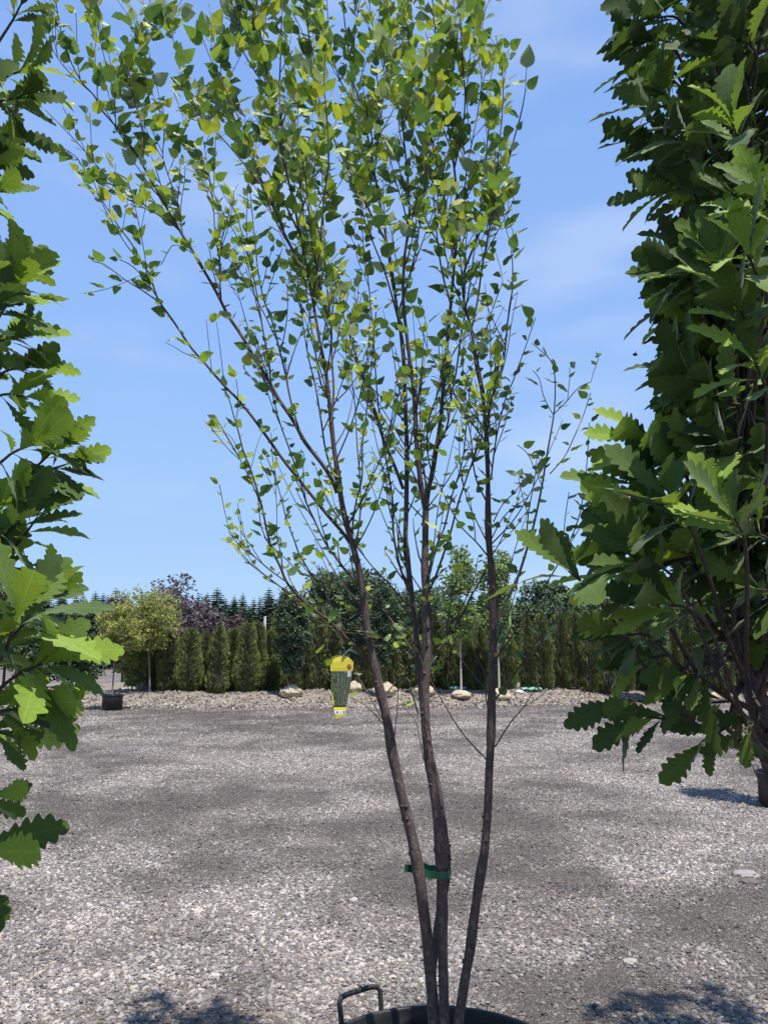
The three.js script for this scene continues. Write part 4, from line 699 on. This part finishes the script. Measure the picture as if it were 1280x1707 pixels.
  tree(288, 30, 966, { seed: 123, R: 0.9, base: 0.30, trunk: 0.06, tones: plum, n: 800, leaf: 0.11, geo: 1, squash: 1.3, open: 0.55 }, 'plum_tree', 'tallest wispy purple plum tree behind the maple', 'purple plum trees behind the row');
  tree(330, 29, 1008, { seed: 124, R: 0.85, base: 0.25, trunk: 0.06, tones: plum, n: 900, leaf: 0.12, geo: 1, squash: 1.2, open: 0.55 }, 'plum_tree', 'dusky purple plum tree above the left arborvitae row', 'purple plum trees behind the row');
  tree(388, 31, 1034, { seed: 125, R: 0.8, base: 0.2, trunk: 0.06, tones: wine.concat(plum), n: 1700, leaf: 0.12, geo: 1, squash: 1.2, open: 0.5 }, 'plum_tree', 'wine red plum tree right of the dusky purple one', 'purple plum trees behind the row');
  tree(205, 31, 1000, { seed: 126, R: 1.0, base: 0.2, trunk: 0.06, tones: plum, n: 1500, leaf: 0.12, geo: 1, squash: 1.2, open: 0.5 }, 'plum_tree', 'purple plum tree showing just right of the left oak', 'purple plum trees behind the row');
  tree(8, 27, 985, { seed: 127, R: 0.9, base: 0.2, trunk: 0.06, tones: wine.concat(plum), n: 1300, leaf: 0.12, geo: 1, squash: 1.2, open: 0.55 }, 'plum_tree', 'wine red plum tree at the far left edge behind oak', 'purple plum trees behind the row');
  tree(60, 26, 1035, { seed: 128, R: 0.9, base: 0.1, trunk: 0.06, tones: green, n: 1900, leaf: 0.12, geo: 0, squash: 1.3, open: 0.5 }, 'shade_tree', 'rounded green tree behind the left oak');
  tree(130, 27, 1020, { seed: 129, R: 0.95, base: 0.1, trunk: 0.06, tones: dark, n: 1900, leaf: 0.12, geo: 0, squash: 1.3, open: 0.5 }, 'shade_tree', 'dark green tree between left oak and maple');
  // tall trees between the bed and the wood
  for (const [px, d, topY, R, seed, label] of [[540, 62, 962, 3.0, 130, 'broad dark tree rising behind the leftmost root ball'], [602, 66, 958, 3.2, 131, 'highest broad tree behind the plant tag'], [668, 58, 985, 2.4, 132, 'broad tree behind the left birch fork'], [735, 60, 992, 2.6, 133, 'broad tree left of the pale young trees'], [905, 56, 985, 2.6, 134, 'broad dark tree right of the pale young trees'], [985, 60, 1000, 2.8, 135, 'broad tree above the right row beside oak'], [1150, 58, 985, 3.0, 136, 'broad tree hidden behind the right oak']])
    tree(px, d, topY, { seed, R, base: 0.08, trunk: 0.16, tones: dark.concat(green), n: 2600, leaf: 0.34, geo: 0, squash: 0.8, open: 0.42 }, 'shade_tree', label, 'broad trees between bed and wood', 0);
}
{ // far conifer wood
  const r = rng(515), protos = [0, 1, 2, 3].map(v => {
    const o = new THREE.Group(), q = rng(70 + v), t = new GB(); t.tube([V(0, -0.3, 0), V(0, 6, 0), V(0, 12.6, 0)], [0.22, 0.14, 0.03], 6); part('trunk', t.build(), M.oakBark, o);
    const g = new GB(), W = 2.6 + 0.7 * q();
    for (let k = 0; k < 34; k++) {
      const f = k / 33, y = 0.8 + 12.0 * f, L = W * Math.pow(1 - f, 0.62) + 0.10, n = 14;
      for (let b = 0; b < n; b++) {
        const h = b / n * 6.283 + q() * 0.6 + k, l = L * (0.6 + 0.55 * q()), dx = Math.cos(h), dz = Math.sin(h), w = 0.2 + 0.2 * l, dr = 0.25 * l * (0.5 + q()), b0 = g.count;
        g.p.push(0, y + 0.1, 0, dx * l * 0.6 - dz * w, y - dr * 0.5, dz * l * 0.6 + dx * w, dx * l, y - dr * (0.6 + 0.5 * q()), dz * l, dx * l * 0.6 + dz * w, y - dr * 0.5, dz * l * 0.6 - dx * w); for (let e = 0; e < 4; e++) { g.n.push(0, 1, 0); g.u.push(0, 0); } g.i.push(b0, b0 + 1, b0 + 2, b0, b0 + 2, b0 + 3);
      }
    }
    const ge = g.build(); ge.computeVertexNormals(); part('crown', ge, v % 2 ? coniferA : coniferB, o); return o;
  });
  let k = 0;
  for (const [d, gap, top, jit] of [[76, 1.5, 1012, 8], [92, 1.5, 1002, 9], [106, 1.6, 995, 11], [122, 1.9, 990, 12]]) for (let x = -d * 0.54; x < d * 0.54; x += gap * (0.75 + 0.5 * r())) {
    const H = at(640, top + (r() - 0.4) * jit * 2, d).y, s = H / 12.9; place(protos[k++ % 4], 'conifer', 'dark conifer in the far wood behind the nursery rows', 'tree', 'conifers of the far wood', x, d + (r() - 0.5) * 5, 0, r() * 6.28, s * (1.0 + 0.7 * r()), s);
  }
}
{ // small things on the bed and the yard
  const stake = (px, d, y0, y1, dx, col, label) => { const a = at(px, y0, d), b = at(px + dx, y1, d); a.y = 0; const t = thing('stake', label, 'stake', null, V(a.x, 0, a.z)), g = new GB(); g.tube([V(0, 0, 0), b.clone().sub(V(a.x, 0, a.z))], [0.045, 0.045], 10); part('pole', g.build(), std({ color: col, roughness: 0.6 }), t); const c = new GB(); const e = b.clone().sub(V(a.x, 0, a.z)); c.tube([e, e.clone().add(V(0, 0.03, 0))], [0.05, 0.046], 10); part('cap', c.build(), std({ color: col, roughness: 0.5 }), t); };
  stake(438, 26, 1150, 1029, 4, RGB(0.72, 0.70, 0.62), 'leaning white stake standing behind the left arborvitae row');
  stake(851, 26.5, 1150, 1018, -2, RGB(0.35, 0.46, 0.16), 'pale green stake right of the pale young trees');
  const rock = (name, px, py, w, h, tone, label, y = null) => {
    const p = onGround(px, py, y ?? 0), d = -p.z; if (y === null) p.y = Math.max(0, bedHeight(p.x, d)); const s = scaleAt(py, d), g = new THREE.IcosahedronGeometry(1, 3), q = g.attributes.position;
    for (let k = 0; k < q.count; k++) { const v = V(q.getX(k), q.getY(k), q.getZ(k)), f = 1 + 0.6 * fbm(v.x * 1.5 + px, v.y * 1.5, v.z * 1.5 + py, 2) + 0.22 * fbm(v.x * 5 + px, v.y * 5, v.z * 5, 2); q.setXYZ(k, v.x * f * w * s / 2, v.y * f * h * s / 2, v.z * f * w * s / 2.4); }
    g.computeVertexNormals(); const m = lit(new THREE.Mesh(g, std({ color: tone, roughness: 0.9 }))); m.name = numbered(name); m.position.copy(p); m.position.y += h * s * 0.22; tag(m, label, 'stone'); scene.add(m);
  };
  rock('stone', 790, 1167, 10, 8, RGB(0.62, 0.60, 0.56), 'small white stone at the gravel edge left of right birch stem');
  rock('stone', 866, 1170, 14, 8, RGB(0.62, 0.60, 0.56), 'white stone at the gravel edge right of right birch stem');
  rock('stone', 1050, 1606, 26, 10, RGB(0.33, 0.30, 0.25), 'pale flat stone on gravel near the lower right', 0);
  rock('stone', 1242, 1460, 40, 12, RGB(0.28, 0.25, 0.23), 'pale flat rock on gravel below the right oak', 0);
  rock('stone', 1248, 1472, 34, 10, RGB(0.13, 0.10, 0.085), 'dark brown rock beside the pale flat rock', 0);
  rock('stone', 358, 1630, 20, 10, RGB(0.42, 0.39, 0.36), 'pale stone on gravel left of the pot handle', 0);
  rock('stone', 590, 1503, 14, 9, RGB(0.44, 0.39, 0.36), 'pale pinkish stone left of the tied stems', 0);
  // teal sheet edges lying on the bed
  for (const [px, d, wd, label] of [[884, 24.3, 0.62, 'teal plastic sheet lying on the bed right of the birch'], [762, 24.4, 0.5, 'teal plastic sheet scrap behind the white trunk']]) {
    const x = xAt(px, d), g = new THREE.PlaneGeometry(wd, 0.5, 24, 14), p = g.attributes.position; g.rotateX(-Math.PI / 2);
    for (let k = 0; k < p.count; k++) p.setY(k, 0.05 + 0.06 * fbm(p.getX(k) * 7 + px, 1, p.getZ(k) * 7, 3) + 0.05 * Math.exp(-Math.pow(p.getZ(k) * 9, 2))); g.computeVertexNormals();
    const m = lit(new THREE.Mesh(g, std({ color: RGB(0.16, 0.36, 0.30), roughness: 0.5, side: THREE.DoubleSide }))); m.name = numbered('plastic_sheet'); m.position.set(x, bedHeight(x, d) + 0.02, -d); tag(m, label, 'sheet'); scene.add(m);
  }
  { // grey tub heaped with bark
    const d = 25.2, x = xAt(240, d), y = bedHeight(x, d), t = thing('bark_tub', 'grey tub heaped with reddish bark beneath the maple', 'tub', null, V(x, y, -d));
    part('tub', lathe([[0.001, 0], [0.22, 0], [0.27, 0.72], [0.285, 0.72], [0.285, 0.76], [0.255, 0.76], [0.25, 0.7], [0.001, 0.68]], 32), std({ color: RGB(0.20, 0.18, 0.19), roughness: 0.8 }), t);
    const g = new THREE.SphereGeometry(0.27, 28, 14, 0, 6.2832, 0, Math.PI / 2), p = g.attributes.position; for (let k = 0; k < p.count; k++) p.setXYZ(k, p.getX(k), p.getY(k) * 0.75 + 0.03 * fbm(p.getX(k) * 18, p.getY(k) * 18, p.getZ(k) * 18, 2), p.getZ(k)); g.computeVertexNormals(); g.translate(0, 0.70, 0);
    part('bark_heap', g, std({ color: RGB(0.24, 0.13, 0.085), roughness: 1 }), t);
  }
  { // potted tree further along the yard, at the right edge
    const p = onGround(1305, 1345), d = -p.z; nurseryPot('nursery_pot', 'black plastic pot at the right edge out on the gravel', p, 0.22, 0.32, [[30, 60]]);
    const o = broadleaf(140, { H: 2.2, R: 0.28, base: 0.9, trunk: 0.022, tones: [[0.07, 0.12, 0.03], [0.05, 0.09, 0.025]], n: 420, leaf: 0.08, geo: 0, squash: 1.4, open: 0.45 }); o.name = numbered('shade_tree'); o.position.set(p.x, 0.25, p.z); tag(o, 'small tree in the pot out on the gravel behind the right oak', 'tree'); scene.add(o);
  }
  { // insect on the wing
    const t = thing('flying_insect', 'tiny dark insect flying in the sky left of the right oak', 'insect', null, at(1058, 591, 1.6)), b = new THREE.SphereGeometry(0.0032, 12, 8); b.scale(1.7, 1, 1); part('body', b, std({ color: RGB(0.02, 0.015, 0.012), roughness: 0.5 }), t);
    for (const s of [-1, 1]) { const w = new THREE.CircleGeometry(0.003, 10); w.scale(0.6, 1.3, 1); w.translate(0, 0.004, 0); w.rotateX(s * 0.9); part('wing', w, new THREE.MeshPhysicalMaterial({ color: RGB(0.6, 0.6, 0.6), transmission: 0.6, roughness: 0.6, thickness: 0, side: THREE.DoubleSide }), t); }
  }
}
renderer.render(scene, camera);
